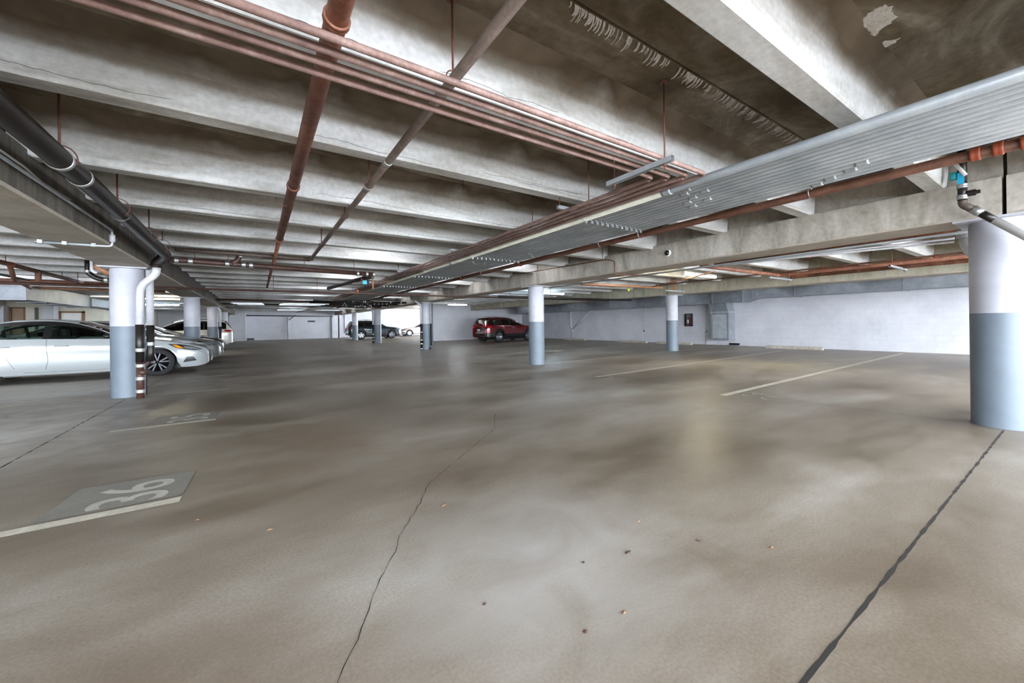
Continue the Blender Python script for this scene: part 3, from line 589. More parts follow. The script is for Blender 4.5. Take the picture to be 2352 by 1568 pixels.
# ---------------------------------------------------------------- right wall items
t = thing('air_duct', 'long grey sheet metal duct along the top of the white wall', 'duct', (18.4, 0, 0))
dd = M['galvd']
def duct_run(y0, y1, z0, z1, seg, par, xo=0, depth=.75):
    mb = MB(); n = max(1, int((y1-y0)/seg)); 
    mb.box(xo, xo+depth, y0, y1, z0, z1)
    for k in range(n+1):
        y = y0+(y1-y0)*k/n; mb.box(xo-.02, xo+depth, y-.012, y+.012, z0-.02, z1+.02)
        if k < n:
            ya = y0+(y1-y0)*(k+1)/n; ym = (y+ya)/2; zm = (z0+z1)/2
            mb.add([(xo, y+.02, z0+.01), (xo, ya-.02, z0+.01), (xo, ya-.02, z1-.01), (xo, y+.02, z1-.01), (xo-.018, ym, zm)], [(4, 1, 0), (4, 2, 1), (4, 3, 2), (4, 0, 3)])
    return mb.build('duct_section', dd, par)
duct_run(-6, 8.4, 2.18, 2.56, 1.5, t); duct_run(8.8, 10.2, 2.06, 2.58, 1.4, t, -.06); duct_run(10.2, 23.3, 2.03, 2.56, 1.2, t, 0)
MB().prism([(8.4, 2.18), (8.8, 2.06), (8.8, 2.58), (8.4, 2.56)], 0, .75, 'x').build('transition', dd, t)
tag(MB().box(17.2, 18.4, 23.35, 25.5, 1.98, 2.5).box(17.3, 17.34, 24, 24.02, 2.5, ZF).box(18.2, 18.24, 24, 24.02, 2.5, ZF).build('duct_end', M['galvd']), 'darker duct stub hanging above the red car', 'duct')
t = thing('intake_hood', 'grey metal intake box below the duct on the white wall', 'duct box', (18.9, 10.0, 0))
MB().box(-.28, .3, -.43, .43, .28, 1.62).build('lower_box', dd, t)
MB().add([(-.28, -.43, 1.62), (.3, -.43, 1.62), (.3, .43, 1.62), (-.28, .43, 1.62), (-.4, -.36, 2.06), (.3, -.36, 2.06), (.3, .5, 2.06), (-.4, .5, 2.06)], [(0, 1, 5, 4), (1, 2, 6, 5), (2, 3, 7, 6), (3, 0, 4, 7)]).build('hood', dd, t)
MB().box(-.32, .3, -.47, .47, 1.60, 1.64).box(-.3, -.28, -.33, .33, .36, 1.5).build('flange_frame', M['galv'], t)
t = thing('extinguisher_cabinet', 'glazed extinguisher cabinet on the white wall by the slim column', 'cabinet', (19.2, 11.9, 0))
MB().box(-.02, 0, -.2, .2, .93, 1.6).build('backboard', M['galvd'], t)
MB().box(-.14, -.02, -.2, -.17, .93, 1.6).box(-.14, -.02, .17, .2, .93, 1.6).box(-.14, -.02, -.17, .17, .93, .96).box(-.14, -.02, -.17, .17, 1.57, 1.6).build('frame', M['black'], t)
MB().lathe([(.0, 0), (.06, 0), (.065, .02), (.065, .38), (.03, .43), (.02, .48), (0, .48)], (-.08, 0, .97), 'z', 16).build('extinguisher', mat('red_paint', '6a1c1c', .3), t)
MB().box(-.15, -.145, -.05, .05, 1.1, 1.28).build('label_plate', M['white'], t)
for y, lb in ((10.95, 'white vertical pipe on the wall left of the intake hood'), (14.75, 'thin white conduit on the wall left of the slim column')):
    p = pipe('wall_pipe', [(19.13, y, 0 if y < 12 else .7), (19.13, y, 2.05)], .035 if y < 12 else .015, 'pvc', lb)
    if y > 12: MB().box(-0.02, .02, -.03, .03, 0, .1).build('outlet_box', M['black'], p, (19.13, y, .62))
    else: MB().tube([(19.1, y-.02, .62), (19.02, y-.1, .7)], .02, 8).build('valve', M['iron'], p)
t = pipe('branching_wall_pipe', [(19.1, 20.9, 0), (19.1, 20.9, .75), (19.1, 21.1, .9), (19.1, 21.1, 2.1)], .05, 'pvc', 'white branching pipe low on the wall behind the middle column')
MB().tube([(19.1, 20.9, .75), (19.1, 19.0, 2.1)], .045, 12).build('branch', M['pvc'], t)
tag(MB().box(19.1, 19.2, 9.35, 9.8, .03, .12).build('wall_vent', M['black']), 'small black vent slot at the foot of the wall', 'vent')
def wheelstop(x, y, label, rz=0):
    t = thing('wheel_stop', label, 'wheel stop', (x, y, 0), rz, 'concrete wheel stops')
    MB().prism([(-.09, 0), (.09, 0), (.06, .12), (-.06, .12)], -1.0, 1.0, 'y').build('concrete_block', M['beam'], t)
    for s in (-.5, .5): MB().lathe([(0, .121), (.03, .121)], (0, s, 0), n=10).box(-.075, -.07, s-.05, s+.05, .03, .11).build('pin_patch', M['line'], t)
wheelstop(18.4, 6.85, 'pale concrete wheel stop at the foot of the long white wall')
wheelstop(18.4, 15.0, 'wheel stop seen left of the slim column'); wheelstop(18.4, 12.3, 'wheel stop seen just behind the slim column')
wheelstop(18.5, 20.0, 'furthest wheel stop, by the branching wall pipe')
# pipes in the right bay
Z = 2.45
t = pipe('rust_frame_pipe', [(8.4, 4.9, Z), (12.2, 4.86, Z), (11.9, -5, Z)], .045, 'rust', 'rust pipe turning a corner under the right bay ceiling', rad=.05)
pipe('rust_long_pipe', [(8.6, 4.7, Z+.03), (8.35, -5, Z+.03)], .045, 'rust', 'rust pipe running back from the corner toward the nearest column')
pipe('rust_upper_pipe', [(12.4, 9, 2.55), (12.2, -5, 2.55)], .022, 'brown', 'thin dark pipe above the long rust pipe in the right bay')
pipe('rust_lower_pipe', [(12.75, 4.8, 2.42), (12.6, -5, 2.42)], .05, 'rust', 'wide rust pipe in front of the cream beam')
for i, y in enumerate((4.9, 2.5, .9)):
    strut((11.7, y, 2.39), (13.1, y, 2.39), [(11.9, y, 0), (12.9, y, 0)], 'steel strut carrying the rust pipes in the right bay, '+NTH[i]+' one from the lit lamp', None, 'struts under the rust pipes')
for i, (x, y, z) in enumerate(((9.1, 3.1, 2.47), (12.3, 3.9, 2.5), (12.3, 1.9, 2.5))):
    tag(MB().lathe([(0, -.06), (.035, -.06), (.05, 0), (.035, .05), (0, .05)], (x, y, z), 'z', 12).build('sprinkler_valve', M['orange']), 'small orange sprinkler fitting, '+['under the near beam', 'middle one over the right bay', 'nearest the big column'][i], 'fitting', 'orange fittings in the right bay')
pipe('copper_pipe', [(8.5, 8.9, 2.42), (12.0, 8.45, 2.40)], .04, 'copper', 'copper coloured pipe sloping across behind the bright lamp')
pipe('copper_branch_pipe', [(11.6, 8.6, 2.42), (9.5, 5.2, 2.42)], .02, 'copper', 'slim copper pipe running under the bright lamp')
t = thing('copper_riser', 'cluster of copper risers above the slim column', 'pipe riser', (12.6, 8.5, 2.3))
for k in range(4): MB().tube([(k*.09, 0, 0), (k*.09, 0, .7)], .018, 8).build('riser_pipe', M['copper'], t)
strut((12.2, 8.45, 2.33), (13.3, 8.45, 2.33), [(12.3, 8.45, 0), (13.2, 8.45, 0)], 'strut below the copper risers', None)
tag(MB().lathe([(0, -.05), (.04, -.04), (.05, 0), (.03, .05), (0, .05)], (11.1, 9.2, 2.35), 'z', 10).tube([(11.1, 9.2, 2.39), (11.1, 9.2, ZF)], .006, 6).build('yellow_fitting', M['glow_y']), 'small yellow green fitting under the copper pipe', 'fitting')
pipe('black_bay_pipe', [(7.5, 12.2, 2.22), (14.4, 11.8, 2.2)], .04, 'iron', 'dark pipe crossing low behind the middle column', n=10)
pipe('black_drop_pipe', [(14.0, 14.6, 2.40), (14.0, 14.6, 2.7)], .045, 'galv', 'short dark drop pipe left of the bright lamp', n=10)

# ---------------------------------------------------------------- left bay pipes and ducts
t = thing('left_air_duct', 'grey cross-braced duct above the roof of the white sedan', 'duct', (-6.0, 0, 0))
duct_run(16.6, 21.6, 2.06, 2.5, 1.25, t, 0, .6)
MB().box(-3.2, 0, 16.2, 16.6, 2.04, 2.5).box(-.05, .01, 16.18, 16.62, 2.02, 2.52).build('duct_section', dd, t)
duct_run(21.6, 27.5, 2.1, 2.42, 1.5, t, .15, .5)
pipe('white_bay_pipe', [(-7.5, 15.9, 2.42), (-2.6, 16.1, 2.42)], .02, 'white', 'thin bright pipe above the white sedan roof')
pipe('brown_bay_pipe', [(-7.5, 15.4, 2.5), (-2.6, 15.6, 2.5)], .05, 'brown', 'brown pipe crossing above the white sedan')
pipe('lower_brown_bay_pipe', [(-8, 17.1, 2.46), (-2.6, 17.6, 2.46)], .05, 'copper', 'lower light brown pipe above the braced duct')
t = pipe('diagonal_sprinkler_pipe', [(-4.05, 7, 2.5), (-4.02, 18, 2.5)], .045, 'brown', 'dark sprinkler pipe slanting away over the white sedan')
MB().tube([(-4.05, 11.8, 2.5), (-4.6, 13.6, 2.35), (-4.9, 15.3, 2.3)], .04, 10).build('branch', M['brown'], t)
MB().lathe([(0, -.09), (.05, -.06), (.055, 0), (.05, .06), (0, .06)], (-4.04, 11.8, 2.5), 'y', 14).build('orange_coupling', M['orange'], t)
MB().tube([(-4.02, 12.9, 2.5), (-4.02, 12.9, 2.25)], .05, 12).build('drop', M['brown'], t)
for y in (11.6, 14.2, 15.2): MB().tube([(-4.03, y, 2.5), (-4.03, y, ZF)], .006, 6).build('hanger', M['rod'], t)
pipe('second_diagonal_pipe', [(-5.2, 9, 2.55), (-4.9, 18, 2.5)], .028, 'iron', 'thinner dark pipe behind the slanting sprinkler pipe', n=10)
t = pipe('black_elbow_pipe', [(-3.03, 12, 3.07), (-3.03, 12, 2.40), (-2.85, 12, 2.28), (-2.3, 12, 2.28)], .05, 'iron', 'black elbow pipe left of the nearest left column', rad=.12, n=16)
coupling(t, (-3.03, 12, 2.45), .05, .06, 'z', 'band'); coupling(t, (-2.75, 12, 2.28), .05, .06, 'x', 'band')
pipe('rust_stub_pipe', [(-2.40, 9.9, 2.34), (-2.22, 9.9, 2.20)], .05, 'copper', 'short tan pipe stub behind the nearest left column top', n=12)
pipe('white_stub_pipe', [(-2.45, 9.9, 2.5), (-2.45, 9.9, 2.24), (-2.38, 9.9, 2.21)], .025, 'pvc', 'white bent stub left of the nearest left column top', rad=.06)

# ---------------------------------------------------------------- services clutter at the back of the middle aisle
def cross_set(y, x0, x1, z, n, mt, label, grp, dy=.11, r=.03):
    for k in range(n): pipe('cross_pipe', [(x0, y+dy*k, z), (x1, y+dy*k, z-.01)], r, mt, label, 'pipe', grp, n=8)
cross_set(21.6, -1.5, 6.4, 2.46, 4, 'ironb', 'dark brown pipe crossing the back of the aisle, in the nearer rack', 'nearer rack of cross pipes')
cross_set(24.6, -1.5, 6.4, 2.42, 5, 'iron', 'black pipe crossing the back of the aisle, in the further rack', 'further rack of cross pipes')
cross_set(28.5, -1.5, 6.4, 2.38, 4, 'galv', 'grey conduit crossing the back of the aisle beyond the pipe racks', 'grey cross conduits', .12, .028)
for i, (y, x0, x1) in enumerate([(22.6, -1.0, .25), (23.2, -.95, .3), (23.9, -.8, .35), (22.3, 1.1, 3.2), (23.0, 1.0, 3.1), (23.9, 1.0, 3.0), (30.5, 1.2, 2.9), (31.5, 1.2, 2.8), (30.5, 3.8, 5.4), (31.5, 3.6, 5.2)]):
    o = MB().box(x0, x1, y-.02, y+.02, 2.34, 2.38).tube([(x0+.05, y, 2.38), (x0+.05, y, ZF)], .006, 6).tube([(x1-.05, y, 2.38), (x1-.05, y, ZF)], .006, 6).build('steel_strut', M['clamp'])
    tag(o, 'light steel strut across the dark pipes at the back of the aisle', 'strut', 'struts at the back of the aisle')
for i in range(4):
    t = pipe('back_drain_pipe', [(2.2, 20.0+i*1.6, 2.4), (6.4, 19.4+i*1.6, 2.33)], .05, 'iron', 'black banded drain pipe slanting toward the wrapped column', 'pipe', 'slanting black drains', n=10)
    for k in range(6):
        f_ = .35+.6*random.random(); coupling(t, (2.2+4.2*f_, 20.0+i*1.6-.6*f_, 2.4-.07*f_), .05, .05, 'x', 'clamp')
# pipes around the wrapped column
t = pipe('column_drain_pipe', [(6.3, 17.9, 2.35), (6.55, 17.8, 2.15), (6.57, 17.8, 1.25)], .055, 'pvc', 'white topped drain pipe on the left of the wrapped column', rad=.1)
MB().tube([(6.57, 17.8, 1.25), (6.57, 17.8, .0)], .055, 14).build('black_section', M['iron'], t)
for z in (.85, .48, .3, .06): coupling(t, (6.57, 17.8, z), .058, .05, 'z', 'clamp')
MB().lathe([(0, -.12), (.05, -.12), (.06, 0)], (6.57, 17.72, .38), 'y', 12).build('cleanout_plug', M['iron'], t)
t = pipe('column_side_pipe', [(7.0, 17.66, 2.25), (7.0, 17.66, 1.25)], .03, 'pvc', 'slim white pipe on the right face of the wrapped column')
MB().tube([(7.0, 17.66, 1.25), (7.0, 17.66, .12), (6.9, 17.6, .04)], .03, 12).build('black_section', M['iron'], t); coupling(t, (7.0, 17.66, .16), .035, .05, 'z', 'clamp')
t = pipe('column_right_pipe', [(7.12, 17.75, 2.25), (7.12, 17.75, .1)], .028, 'colg', 'grey slim pipe at the right edge of the wrapped column')
for (x, y, lb) in ((6.55, 26.9, 'black banded pipe beside the column before the dark green car'), (-1.6, 25.4, 'dark pipe beside the third left column')):
    t = pipe('banded_pipe', [(x, y, 1.25), (x, y, 0)], .06, 'iron', lb, n=12)
    MB().tube([(x, y, 1.25), (x, y, 2.1), (x-.12, y, 2.3)], .055, 12).build('white_section', M['pvc'], t)
    for z in (.6, .38, .2): coupling(t, (x, y, z), .062, .05, 'z', 'clamp')
# back wall items
pipe('back_wall_pipe', [(-2.3, 42.2, 2.28), (6.4, 42.2, 2.16)], .05, 'black', 'black pipe running along the top of the back wall', n=10)
t = pipe('downpipe', [(2.48, 42.25, 0), (2.48, 42.25, 2.1)], .075, 'pvc', 'white downpipe in the middle of the back wall', n=12)
MB().tube([(2.48, 42.25, 1.75), (3.1, 42.25, 2.3)], .03, 8).build('brace', M['iron'], t)
tag(MB().box(4.15, 4.8, 42.36, 42.4, 1.62, 1.76).build('wall_plate', M['iron']), 'small dark plate on the back wall', 'plate')
tag(MB().box(-.75, -.2, 42.3, 42.4, .02, .2).build('floor_vent', M['black']), 'black vent at the foot of the back wall by the pier', 'vent')
for x in (7.9,): pipe('thin_wall_pipe', [(x, 44.8, .4), (x, 44.8, 2.4)], .04, 'brown', 'thin dark pipe on the furthest back wall', n=8)

# ---------------------------------------------------------------- ceiling stains with real build-up
mb = MB()
random.seed(3)
for k in range(150):
    x = random.choice([random.uniform(1.55, 2.5), random.uniform(2.7, 4.6), random.uniform(1.55, 4.9)]); ln = random.uniform(.04, .13); w0 = random.uniform(.004, .012)
    P = [(x+.05*math.sin(t*1.7)*ln/.1, 1.672+ln*t, ZF-.004-.004*random.random()) for t in (0, .25, .5, .75, 1)]
    n = 5; V = [(p[0]-w0*(1-.5*i/4), p[1], p[2]) for i, p in enumerate(P)]+[(p[0]+w0*(1-.5*i/4), p[1], p[2]) for i, p in enumerate(P)]
    mb.add(V, [(i, i+1, n+i+1, n+i) for i in range(4)])
tag(mb.build('mineral_streaks', M['efflo'] ), 'whitish curled mineral streaks along the dark deck seam overhead', 'stain', None, 'stuff')
def spall(cx, cy, poly, h, name, label):
    mb = MB(); rings = []; V = []; n = len(poly)*4; 
    out = []
    for i in range(len(poly)):
        a, b = Vector(poly[i]), Vector(poly[(i+1) % len(poly)])
        for k in range(4): out.append(a.lerp(b, k/4)+Vector((random.uniform(-.009, .009), random.uniform(-.009, .009))))
    c = sum(out, Vector((0, 0)))/len(out)
    for s_, z in ((1, 0), (.92, .5), (.75, .8), (.5, 1), (.25, .85)):
        for p in out: q = c+(p-c)*s_; V.append((q.x, q.y, ZF-.001-h*z*random.uniform(.6, 1.2) if z else ZF-.0005))
    V.append((c.x, c.y, ZF-h*.9)); Fc = [(r*n+i, r*n+(i+1) % n, (r+1)*n+(i+1) % n, (r+1)*n+i) for r in range(4) for i in range(n)]+[(4*n+i, 4*n+(i+1) % n, 5*n) for i in range(n)]
    mb.add(V, Fc)
    tag(mb.build(name, M['efflo']), label, 'spall patch')
spall(0, 0, [(3.471, .953), (3.380, .897), (3.265, .877), (3.226, .844), (3.183, .780), (3.150, .722), (3.160, .685), (3.223, .656), (3.287, .673), (3.338, .661), (3.383, .694), (3.395, .737), (3.451, .781), (3.454, .826), (3.457, .872), (3.462, .908)][::-1], .010, 'spalled_patch', 'white crumbling spalled patch on the deck, top right')
spall(0, 0, [(3.570, .825), (3.570, .776), (3.615, .704), (3.646, .728), (3.655, .795), (3.620, .827)][::-1], .004, 'small_spalled_patch', 'small pale peeled patch right of the crumbling one')

# ================================================================ CARS
def hermite(keys, s):
    if s <= keys[0][0]: return keys[0][1]
    if s >= keys[-1][0]: return keys[-1][1]
    for i in range(len(keys)-1):
        if keys[i][0] <= s <= keys[i+1][0]: break
    (x0, y0), (x1, y1) = keys[i], keys[i+1]; h = x1-x0
    def sl(j):
        if j <= 0 or j >= len(keys)-1: return (keys[min(j+1, len(keys)-1)][1]-keys[max(j-1, 0)][1])/(keys[min(j+1, len(keys)-1)][0]-keys[max(j-1, 0)][0])
        a = (keys[j][1]-keys[j-1][1])/(keys[j][0]-keys[j-1][0]); b = (keys[j+1][1]-keys[j][1])/(keys[j+1][0]-keys[j][0])
        return 0 if a*b <= 0 else 2*a*b/(a+b)
    m0, m1 = sl(i), sl(i+1); t = (s-x0)/h
    return (2*t**3-3*t*t+1)*y0+(t**3-2*t*t+t)*h*m0+(-2*t**3+3*t*t)*y1+(t**3-t*t)*h*m1
def car_paint(name, col, metal=.2, rough=.25):
    m_ = mat(name, col, rough, metal); b_ = m_.node_tree.nodes['Principled BSDF']; b_.inputs['Coat Weight'].default_value = 1; b_.inputs['Coat Roughness'].default_value = .06; return m_
def glass_mat(name, col, mixf):
    m_ = bpy.data.materials.new(name); m_.use_nodes = True; nt = m_.node_tree; N = nt.nodes; N.remove(N['Principled BSDF'])
    t_ = N.new('ShaderNodeBsdfTransparent'); t_.inputs[0].default_value = lin(col); g = N.new('ShaderNodeBsdfGlossy'); g.inputs['Roughness'].default_value = .03
    fr = N.new('ShaderNodeFresnel'); fr.inputs[0].default_value = 1.5; mx = N.new('ShaderNodeMixShader')
    nt.links.new(fr.outputs[0], mx.inputs[0]); nt.links.new(t_.outputs[0], mx.inputs[1]); nt.links.new(g.outputs[0], mx.inputs[2]); nt.links.new(mx.outputs[0], N['Material Output'].inputs[0]); return m_
M['glass'] = glass_mat('car_glass', 'c3d8cf', 0); M['glassd'] = glass_mat('dark_car_glass', '3a4044', 0)
M['tyre'] = mat('tyre_rubber', '1a1a1b', .8); M['rimd'] = mat('dark_rim', '2c2e33', .35, .7); M['rimc'] = mat('bright_rim', 'a9adb3', .25, .9); M['rimf'] = mat('machined_rim', 'c9ccd2', .22, 1)
M['rimk'] = mat('black_rim', '191a1d', .3, .5); M['rimg'] = mat('grey_rim_face', '54565b', .3, .8)
M['amber'] = mat('amber_lens', 'd98a12', .15); M['lamp'] = mat('headlamp_glass', '9fa6aa', .08, .6); M['redl'] = mat('red_lens', 'b01018', .15); M['seat'] = mat('dark_seat', '1b1c1d', .8); M['chrome'] = mat('chrome_trim', 'c8c8c8', .12, 1)
def wheel(par, x, y, r, side, rim='rimd', spokes=5, face='rimf', name='wheel'):
    w_ = .21; t_ = MB().lathe([(r*.70, -w_/2), (r*.93, -w_/2), (r*.985, -w_*.42), (r, -w_*.3), (r, w_*.3), (r*.985, w_*.42), (r*.93, w_/2), (r*.70, w_/2)], (0, 0, 0), 'y', 40).build(name, M['tyre'], par, (x, y, r))
    s = side; R0 = r*.70
    MB().lathe([(R0, -s*w_*.48), (R0*.97, -s*w_*.5), (R0*.93, -s*w_*.44), (R0*.9, s*w_*.1), (0, s*w_*.1)][::1], (0, 0, 0), 'y', 36).build('rim', M[rim], t_)
    sp = MB(); fc = MB(); yo = -s*w_*.40
    for k in range(spokes):
        for dv in (-.17, .17):
            a0 = 2*math.pi*k/spokes+dv*.4+math.pi/2; a1 = 2*math.pi*k/spokes+dv*1.35+math.pi/2
            p0 = Vector((math.cos(a0)*R0*.16, 0, math.sin(a0)*R0*.16)); p1 = Vector((math.cos(a1)*R0*.95, 0, math.sin(a1)*R0*.95))
            n_ = Vector((-(p1-p0).z, 0, (p1-p0).x)).normalized(); w0, w1 = R0*.055, R0*.075
            for mb_, dy, sc_ in ((sp, 0, 1), (fc, -s*.004, .5 if face == 'rimf' or face == 'rimc' else .3)):
                V = [p0-n_*w0*sc_, p0+n_*w0*sc_, p1+n_*w1*sc_, p1-n_*w1*sc_]
                V2 = [Vector((q.x, yo+dy, q.z)) for q in V]+[Vector((q.x, yo+s*.03, q.z)) for q in V]
                mb_.add(V2, [(0, 1, 2, 3), (7, 6, 5, 4), (0, 4, 5, 1), (1, 5, 6, 2), (2, 6, 7, 3), (3, 7, 4, 0)])
    sp.lathe([(0, yo-s*.012), (R0*.16, yo-s*.008), (R0*.2, yo+s*.02)], (0, 0, 0), 'y', 18)
    sp.build('spokes', M[rim], t_); fc.build('spoke_faces', M[face], t_)
    MB().torus((0, yo, 0), R0*.955, .007, 'y', 36, 6).build('rim_edge', M[face], t_)
def car(label, cat, name, c, loc, rz):
    t = thing(name, label, cat, loc, rz, None); L = c['L']; W2 = c['W']/2; wf, wr, wr_ = c['wf'], c['wr'], c['r']; ar = wr_+c.get('gap', .045)
    top, belt, rail = c['top'], c['belt'], c['rail']
    st = set([i*L/46 for i in range(47)])
    for w0 in (wf, wr):
        for k in range(13): st.add(w0-ar*math.cos(math.pi*k/12))
    for e in c['panes']+[c['ws'], c['rg']]: st.update(e)
    st.update([0, .02, .05, .09, .14, .2, .28, L-.02, L-.06, L-.12, L-.2, L-.28]); st = sorted(st); q = [st[0]]
    keep = set(sum([list(e) for e in c['panes']+[c['ws'], c['rg']]], []))
    for s_ in st[1:]:
        if s_-q[-1] > .012: q.append(s_)
        elif s_ in keep: q[-1] = s_
    st = q
    def bot(s_):
        b = hermite(c['bot'], s_)
        for w0 in (wf, wr):
            d_ = abs(s_-w0)
            if d_ < ar: b = max(b, wr_+math.sqrt(ar*ar-d_*d_))
        return b
    def sect(s_):
        w_ = hermite(c['w'], s_); b0 = bot(s_); bl = hermite(belt, s_); rl = max(hermite(rail, s_), bl+.004); tp = max(hermite(top, s_), rl+.004)
        wb = w_-.045*min(1, w_/W2); up = max(0, min(1, (rl-bl)/.38)); wrl = wb-(wb-c['wroof'])*up; pts = []
        for k in range(9):
            t_ = k/8; z = b0+(bl-b0)*t_; f = 1-.10*max(0, (.40-z)/.25)**2
            y = w_*f-(w_-wb)*max(0, (z-(bl-.18))/.18)**2+.010*math.exp(-((z-c.get('crease', .78))/.02)**2)
            for w0 in (wf, wr):
                d_ = math.hypot(s_-w0, z-wr_); y += .022*math.exp(-((d_-ar)/.07)**2) if d_ > ar*.98 else 0
            pts.append((y, z))
        for k in range(1, 6):
            t_ = k/5; pts.append((wb+(wrl-wb)*t_+.012*math.sin(math.pi*t_)*up-(.008 if 0 < k < 5 and up > .1 else 0), bl+(rl-bl)*t_))
        for k in range(1, 9):
            a_ = math.pi/2*k/8; pts.append((wrl*math.cos(a_)**.75 if k < 8 else 0, rl+(tp-rl)*math.sin(a_)**.8))
        return pts
    secs = [sect(s_) for s_ in st]; n = len(secs[0]); meshes = {}
    def X(s_): return L/2-s_
    def put(key, quad): meshes.setdefault(key, MB()).add(quad, [(0, 1, 2, 3)], key == 'body')
    bodyV = []; bodyF = []; idx = {}
    def bv(i, j, sd):
        sd_ = 1 if j == n-1 else sd; k = (i, j, sd_)
        if k not in idx: idx[k] = len(bodyV); y, z = secs[i][j]; bodyV.append((X(st[i]), sd_*y, z))
        return idx[k]
    for i in range(len(st)-1):
        sm = (st[i]+st[i+1])/2
        for j in range(n-1):
            for sd in (-1, 1):
                P = [(X(st[a_]), sd*secs[a_][b_][0], secs[a_][b_][1]) for a_, b_ in ((i, j), (i+1, j), (i+1, j+1), (i, j+1))]
                if sd > 0: P.reverse()
                key = None
                if 8 <= j < 13:
                    hgt = hermite(rail, sm)-hermite(belt, sm)
                    if hgt > .03 and c['dlo'][0] < sm < c['dlo'][1] and j < 13:
                        key = 'pillar'
                        for k, (a_, b_) in enumerate(c['panes']):
                            if a_ < sm < b_ and 8 <= j < 12: key = ('side_window', k, sd)
                        if j == 12: key = 'pillar'
                elif j >= 13:
                    if c['ws'][0] < sm < c['ws'][1] and j >= 14: key = 'windshield'
                    elif c['rg'][0] < sm < c['rg'][1] and j >= 14: key = 'rear_window'
                elif c.get('clad') and j < 3: key = ('cladding', 0, sd)
                if key is None:
                    q4 = [bv(i, j, sd), bv(i+1, j, sd), bv(i+1, j+1, sd), bv(i, j+1, sd)]
                    if sd > 0: q4.reverse()
                    q4 = [v for k, v in enumerate(q4) if v not in q4[:k]]
                    bodyF.append(tuple(q4))
                else: put(key, P)
    for i, rev in ((0, True), (len(st)-1, False)):
        ring = [bv(i, j, -1) for j in range(n)]+[bv(i, j, 1) for j in range(n-2, -1, -1)]
        bodyF.append(tuple(reversed(ring)) if rev else tuple(ring))
    mb = MB(); mb.add(bodyV, bodyF, True); body = mb.build('body', c['paint'], t)
    tree = BVHTree.FromPolygons([Vector(v) for v in bodyV], bodyF)
    gm = M[c.get('glass', 'glassd')]
    for key, mb in meshes.items():
        nm = key if isinstance(key, str) else key[0]
        mm = {'pillar': M['black'], 'cladding': M['black']}.get(nm, gm)
        o = mb.build(nm, mm, t)
        for p in o.data.polygons: p.use_smooth = nm not in ('pillar',)
    # inner structure
    arch = MB()
    for w0 in (wf, wr):
        for sd in (-1, 1):
            arch.lathe([(ar+.002, -.16), (ar+.002, .16), (0, .16)] if sd > 0 else [(ar+.002, .16), (ar+.002, -.16), (0, -.16)], (X(w0), sd*(W2-.22)*1.0, wr_), 'y', 26) if False else None
            rr = []; k2 = 20
            for k in range(k2+1):
                a_ = math.pi*k/k2; rr.append((X(w0)+math.cos(a_)*(ar+.003), wr_+math.sin(a_)*(ar+.003)))
            y0, y1 = sd*(W2-.045), sd*(W2-.33); V = [(p[0], y0, p[1]) for p in rr]+[(p[0], y1, p[1]) for p in rr]
            arch.add(V, [(k, k+1, k2+2+k, k2+1+k) for k in range(k2)]); arch.add([(p[0], y1, p[1]) for p in rr], [tuple(range(k2+1))])
    arch.build('wheel_arch_liner', M['black'], t)
    MB().box(X(L-.35), X(.35), -(W2-.34), W2-.34, .17, .45).box(X(wr-ar-.02), X(wf+ar+.02), -(W2-.1), W2-.1, .17, .35).build('underbody', M['black'], t)
    inn = MB().box(X(c['rg'][1]-.1), X(c['ws'][0]+.05), -(W2-.14), W2-.14, .45, hermite(belt, 2.5)-.10); inn.build('cabin_floor', M['seat'], t)
    for xs_, ws_ in ((c['seat'], .25),):
        for yy in (-.38, .38):
            zb = hermite(belt, 2.5)-.1
            MB().prism([(X(xs_)-.13, zb-.2), (X(xs_)+.02, zb-.2), (X(xs_)-.06, zb+.16), (X(xs_)-.2, zb+.16)], yy-.24, yy+.24, 'y').prism([(X(xs_)-.20, zb+.17), (X(xs_)-.12, zb+.17), (X(xs_)-.13, zb+.32), (X(xs_)-.21, zb+.34)], yy-.12, yy+.12, 'y').build('seat', M['seat'], t)
    zb = hermite(belt, 2.5)-.1; xr_ = X(c['seat']+.95)
    MB().prism([(xr_-.2, zb-.1), (xr_, zb-.1), (xr_-.1, zb+.12), (xr_-.2, zb+.12)], -.6, .6, 'y').build('rear_bench', M['seat'], t)
    # wheels
    for w0 in (wf, wr):
        for sd in (-1, 1): wheel(t, X(w0), sd*(W2-.125), wr_, -sd if False else sd*-1 if False else (-1 if sd > 0 else 1), c.get('rim', 'rimd'), c.get('spokes', 5), c.get('face', 'rimf'))
    # projected patches
    def patch(nm, poly, mm, view, off=.006, sides=(-1, 1), parent=None):
        for sd in sides:
            n_ = 6; out = []
            for i in range(len(poly)):
                a_, b_ = Vector(poly[i]), Vector(poly[(i+1) % len(poly)])
                out += [a_.lerp(b_, k/n_) for k in range(n_)]
            cc = sum(out, Vector((0, 0)))/len(out); V = []; ok = True
            for sc_ in (1, .75, .5, .25, 0):
                for p in (out if sc_ else [cc]):
                    q_ = cc+(p-cc)*sc_
                    if view == 'side': o_, d_ = Vector((X(q_[0]), sd*3, q_[1])), Vector((0, -sd, 0))
                    elif view == 'front': o_, d_ = Vector((L/2+3, q_[0]*sd, q_[1])), Vector((-1, 0, 0))
                    else: o_, d_ = Vector((-L/2-3, q_[0]*sd, q_[1])), Vector((1, 0, 0))
                    h = tree.ray_cast(o_, d_)
                    if h[0] is None: ok = False; V.append((0, 0, 0)); continue
                    V.append(h[0]-d_*off)
            if not ok: continue
            N_ = len(out); Fc = [(r*N_+i, r*N_+(i+1) % N_, (r+1)*N_+(i+1) % N_, (r+1)*N_+i) for r in range(3) for i in range(N_)]+[(3*N_+i, 3*N_+(i+1) % N_, 4*N_) for i in range(N_)]
